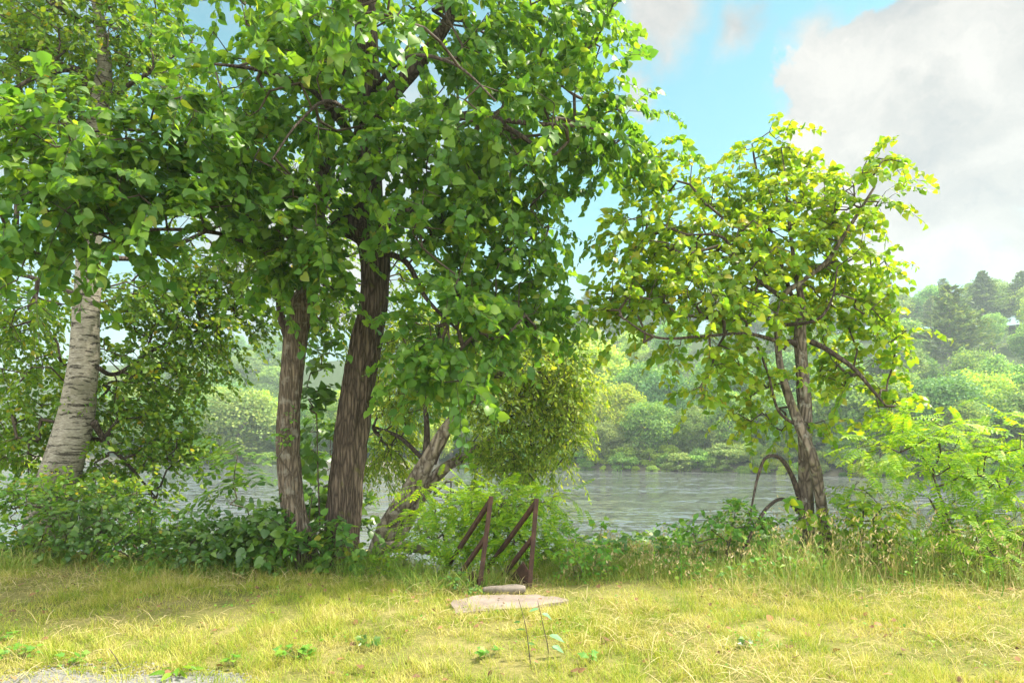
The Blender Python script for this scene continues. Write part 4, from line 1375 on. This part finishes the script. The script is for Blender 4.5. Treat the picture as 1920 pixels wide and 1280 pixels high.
# ------------------------------------------------------------------ far bank: trees one by one
CLUMP = (np.array([(0, -.5, 0), (.42, -.12, .10), (.25, .42, 0), (-.3, .38, .08), (-.45, -.1, -.02)], float), [np.array([(0, 1, 2, 3, 4)])])


def crown_mesh(kind, seed):
    """unit-scale far tree: height 1 (trunk foot at 0). Returns crown mesh and trunk mesh"""
    rr = np.random.default_rng(seed)
    g = Geo()
    gt = Geo()
    if kind == 'pine':
        H = 1.0
        pos, dirs, nor, sz = [], [], [], []
        lv = np.linspace(.34, .97, 15)
        for z in lv:
            R0 = .24 * (1 - ((z - .32) / .70) ** 1.5) + .03
            nb = rr.integers(4, 7)
            a0 = rr.uniform(0, 6.28)
            for b in range(nb):
                a = a0 + 6.283 * b / nb + rr.normal(0, .3)
                L = R0 * rr.uniform(.6, 1.2)
                m = int(70 * L / .2) + 14
                t = rr.uniform(.2, 1, m) ** .7
                p = np.stack([np.cos(a) * L * t, np.sin(a) * L * t, z + .10 * L * t + .06 * t * t * L], 1)
                p += rr.normal(0, 1, (m, 3)) * [.16 * L, .16 * L, .010]
                pos.append(p)
                nor.append(rr.normal(0, .35, (m, 3)) + [0, 0, 1])
                dirs.append(rr.normal(0, .5, (m, 3)) + [np.cos(a), np.sin(a), .3])
                edges_tubes(gt, np.array([[0, 0, z]]), np.array([[np.cos(a) * L * .8, np.sin(a) * L * .8, z + .1 * L]]), np.array([.004]), np.array([.0015]), 4, 0)
        pos, dirs, nor = map(np.concatenate, (pos, dirs, nor))
        S = rr.uniform(.7, 1.3, len(pos)) * .026
        scatter(g, CLUMP, pos, frames(dirs, nor), np.stack([S * .7, S * 1.4, S], 1))
        tube(gt, [(0, 0, -.03), (.004, 0, .4), (0, .003, .98)], [.016, .012, .003], 8, n=12, cap=False)
    else:
        spec = {'round': (.35, .42, .50, 120), 'tall': (.25, .46, .50, 105), 'wide': (.44, .41, .50, 150), 'bush': (.55, .42, .42, 26), 'wispy': (.22, .36, .60, 30)}[kind]
        rx, rz, zc, nb = spec
        d = unit(rr.normal(size=(nb, 3)))
        rad = rr.uniform(.35, 1, (nb, 1)) ** .45
        cen = d * rad * [rx * .82, rx * .82, rz * .82] + [0, 0, zc]
        # flatten the underside and taper to the top
        cen[:, :2] *= (1.05 - .35 * np.clip((cen[:, 2:] - zc) / rz, 0, 1))
        br = rr.uniform(.035, .105, nb) * (1.0 if kind != 'wispy' else .8)
        if kind == 'bush':
            br *= 1.6
        pos, nor = [], []
        for c, r in zip(cen, br):
            m = int((130 if kind != 'bush' else 230) if kind != 'wispy' else 110)
            u = unit(rr.normal(size=(m, 3)) + [0, 0, .35])
            q = rr.uniform(.4, 1.0, (m, 1)) + np.abs(rr.normal(0, .28, (m, 1)))
            pos.append(c + u * q * r * [1.15, 1.15, .75])
            nor.append(u * .7 + rr.normal(0, .55, (m, 3)) + [0, 0, .45])
        pos, nor = np.concatenate(pos), np.concatenate(nor)
        S = rr.uniform(.6, 1.3, len(pos)) * (.0235 if kind != 'bush' else .045)
        scatter(g, CLUMP, pos, frames(rr.normal(size=(len(pos), 3)), nor), S)
        tube(gt, [(0, 0, -.04), (.01, 0, .25), (0, .01, .6), (0, 0, .85)], [.02, .015, .010, .003], 8, .1, n=12, cap=False)
        for k in range(9 if kind != 'bush' else 3):
            c = cen[rr.integers(nb)]
            z0 = max(.1, c[2] - .25)
            edges_tubes(gt, np.array([[0, 0, z0]]), c[None], np.array([.008]), np.array([.002]), 5, 0)
    me = g.mesh('far_crown_' + kind)
    mt = gt.mesh('far_trunk_' + kind)
    return me, mt


PROTO = {}
for k, kinds in enumerate(['round', 'round', 'tall', 'tall', 'wide', 'wide', 'pine', 'pine', 'bush', 'bush', 'wispy']):
    PROTO.setdefault(kinds, []).append(crown_mesh(kinds, 100 + k))
for kinds in PROTO:
    for me, mt in PROTO[kinds]:
        me.materials.append(M['far_green'])
        mt.materials.append(M['far_bark'])


def far_tree(name, kind, x, y, h, w, material, label, cat, group=None, sink=.2):
    b = (float(x), float(y), float(ground_z(x, y)) - sink)
    root = empty(name, b, label, cat, group)
    me, mt = PROTO[kind][int(rng.integers(len(PROTO[kind])))]
    rz = rng.uniform(0, 6.28)
    for nm, m, ma in (('crown', me, M[material]), ('trunk', mt, None)):
        o = bpy.data.objects.new(nm, m)
        SC.collection.objects.link(o)
        o.parent = root
        o.scale = (h * w, h * w, h)
        o.rotation_euler = (0, 0, rz)
        if ma:
            o.material_slots[0].link = 'OBJECT'
            o.material_slots[0].material = ma
    return root


def far_by_pixel(name, kind, px, ptop, pbase, D, w, material, label, cat):
    """a single tree the eye can pick out on the far bank, placed by where it grows"""
    p = at(px, pbase, D)
    z = float(ground_z(p[0], D))
    h = CAMZ + (HZ - ptop) / F * D - z
    far_tree(name, kind, p[0], D, h, w, material, label, cat)


special = []


def sp(*a):
    special.append(a)
    far_by_pixel(*a)


sp('pine_tree', 'pine', 1780, 532, 740, 135, 1.15, 'pine_leaf', 'tall layered white pine towering over the right hillside', 'tree')
sp('broadleaf_tree', 'wide', 1843, 668, 840, 92, 1.0, 'far_lime', 'big yellow-green broadleaf tree by the right end of the far bank', 'tree')
sp('birch_tree', 'wispy', 1712, 640, 760, 118, 1.0, 'far_pale', 'pale wispy birch beside the tall white pine', 'tree')
sp('pine_tree', 'pine', 1742, 705, 830, 98, 1.5, 'pine_leaf', 'low bushy pine left of the big yellow-green tree', 'tree')
sp('broadleaf_tree', 'tall', 1300, 745, 870, 102, 1.0, 'far_pale', 'pale upright tree alone on the far bank left of the lone tree', 'tree')
sp('broadleaf_tree', 'round', 1160, 690, 865, 104, .9, 'far_lime', 'sunlit yellow-green tree standing at the water across the river', 'tree')
sp('broadleaf_tree', 'round', 1110, 610, 800, 135, 1.25, 'far_lime', 'broad yellow-crowned tree high on the slope at the sky gap', 'tree')
sp('broadleaf_tree', 'wide', 1200, 655, 820, 125, .9, 'far_green', 'domed mid green tree above the sunlit waterside tree', 'tree')
sp('broadleaf_tree', 'round', 1245, 670, 850, 115, .9, 'far_dark', 'dark blue-green tree behind the pale upright tree', 'tree')
sp('broadleaf_tree', 'round', 450, 700, 850, 122, 1.3, 'far_pale', 'pale hazy broadleaf tree seen between birch and slim linden', 'tree')
sp('broadleaf_tree', 'wide', 380, 720, 850, 126, .8, 'far_green', 'green broadleaf tree across the river nearest the birch foliage', 'tree')

taken = [(at(a[2], a[4], a[5])[0], a[5], 4.5) for a in special]
KINDS = [('round', 'far_green', 'broadleaf_tree', 'mid green round-crowned broadleaf tree in the hillside wood', 'mid green trees of the hillside wood'),
         ('wide', 'far_green', 'broadleaf_tree', 'mid green round-crowned broadleaf tree in the hillside wood', 'mid green trees of the hillside wood'),
         ('round', 'far_dark', 'broadleaf_tree', 'dark bluish broadleaf tree in the hillside wood', 'dark bluish trees of the hillside wood'),
         ('tall', 'far_green', 'broadleaf_tree', 'slender upright broadleaf tree in the hillside wood', 'slender upright trees of the hillside wood'),
         ('round', 'far_lime', 'broadleaf_tree', 'yellow-green sunlit broadleaf tree in the hillside wood', 'yellow-green trees of the hillside wood'),
         ('pine', 'pine_leaf', 'pine_tree', 'pine with tiered branches in the hillside wood', 'pines of the hillside wood'),
         ('wide', 'far_pale', 'broadleaf_tree', 'pale greyish-green broadleaf tree in the hillside wood', 'pale trees of the hillside wood')]
cnt = 0
s_rows = [(5, 5.5), (11, 7.5), (19, 8), (28, 8.5), (39, 9.5), (52, 10), (68, 10.5), (86, 11), (106, 10.5), (128, 9.5), (150, 9), (168, 9)]
for s, gap in s_rows:
    x = -150.0
    while x < 185:
        x += gap * rng.uniform(.75, 1.3)
        y = float(shore(x)) + s + rng.normal(0, 2.2)
        px = 960 + x / y * F
        if px < 180 or px > 2020:
            continue
        # nothing of these shows behind the near lindens
        if 560 < px < 880 and s > 20:
            continue
        if any((x - tx) ** 2 + (y - ty) ** 2 < r * r for tx, ty, r in taken):
            continue
        ridge = s > 120
        if s < 9:
            k = rng.choice([0, 1, 2, 3, 4, 6], p=[.28, .12, .2, .2, .16, .04])
        elif ridge:
            k = rng.choice([0, 2, 3, 5], p=[.25, .15, .1, .5])
        else:
            k = rng.choice(7, p=[.26, .17, .2, .1, .13, .11, .03])
        kind, ma, nm, lb, gr = KINDS[k]
        h = rng.uniform(10, 16) * (.72 if s < 9 else 1.0) * (1.08 if kind == 'pine' else 1)
        far_tree(nm, kind, x, y, h, rng.uniform(.85, 1.2), ma, lb, 'tree', gr)
        cnt += 1
print('far trees', cnt)
# close-set tops along the right-hand ridge
for x in np.arange(96, 176, 5.2):
    y = float(shore(x)) + 138 + rng.normal(0, 6)
    px = 960 + x / y * F
    if px < 1600 or px > 2020:
        continue
    kind, ma, nm, lb, gr = KINDS[int(rng.choice([0, 2, 3, 5], p=[.3, .2, .1, .4]))]
    far_tree(nm, kind, x, y, rng.uniform(13, 16.5), rng.uniform(1.0, 1.3), ma, lb, 'tree', gr)
# waterside bushes
nb = 0
for s, gap in ((.2, 1.9), (1.8, 2.6), (4.5, 3.4), (7.5, 4.5)):
    x = -95.0
    while x < 85:
        x += gap * rng.uniform(.7, 1.4)
        y = float(shore(x)) + s + rng.normal(0, .5)
        px = 960 + x / y * F
        if px < 300 or px > 1990 or 560 < px < 860:
            continue
        pale = rng.uniform() < .35
        far_tree('waterside_bush', 'bush', x, y, rng.uniform(1.2, 3.4) * (1 + .16 * s), rng.uniform(.8, 1.5), 'far_pale' if pale else ('far_lime' if rng.uniform() < .3 else 'far_green'),
                 'low bush leaning over the water on the far bank', 'bush', 'low bushes along the far waterline', .1)
        nb += 1
print('bushes', nb)

# ------------------------------------------------------------------ summer haze
hm, hg = mat('summer_haze')
pv = hg.n('ShaderNodeVolumePrincipled', i={'Color': (.82, .95, 1.0, 1), 'Density': .0007, 'Anisotropy': .2})
ho = hg.n('ShaderNodeOutputMaterial')
hg.t.links.new(pv.outputs[0], ho.inputs['Volume'])
g = Geo()
x0, x1, y0, y1, z0, z1 = -340, 340, -50, 350, -9, 75
g.add([(x0, y0, z0), (x1, y0, z0), (x1, y1, z0), (x0, y1, z0), (x0, y0, z1), (x1, y0, z1), (x1, y1, z1), (x0, y1, z1)],
      [(3, 2, 1, 0), (4, 5, 6, 7), (0, 1, 5, 4), (1, 2, 6, 5), (2, 3, 7, 6), (3, 0, 4, 7)], 0, False)
o = new_obj('haze', g.mesh('haze'), hm)
tag(o, 'pale summer haze over the river and the far hillside', 'haze', kind='stuff')
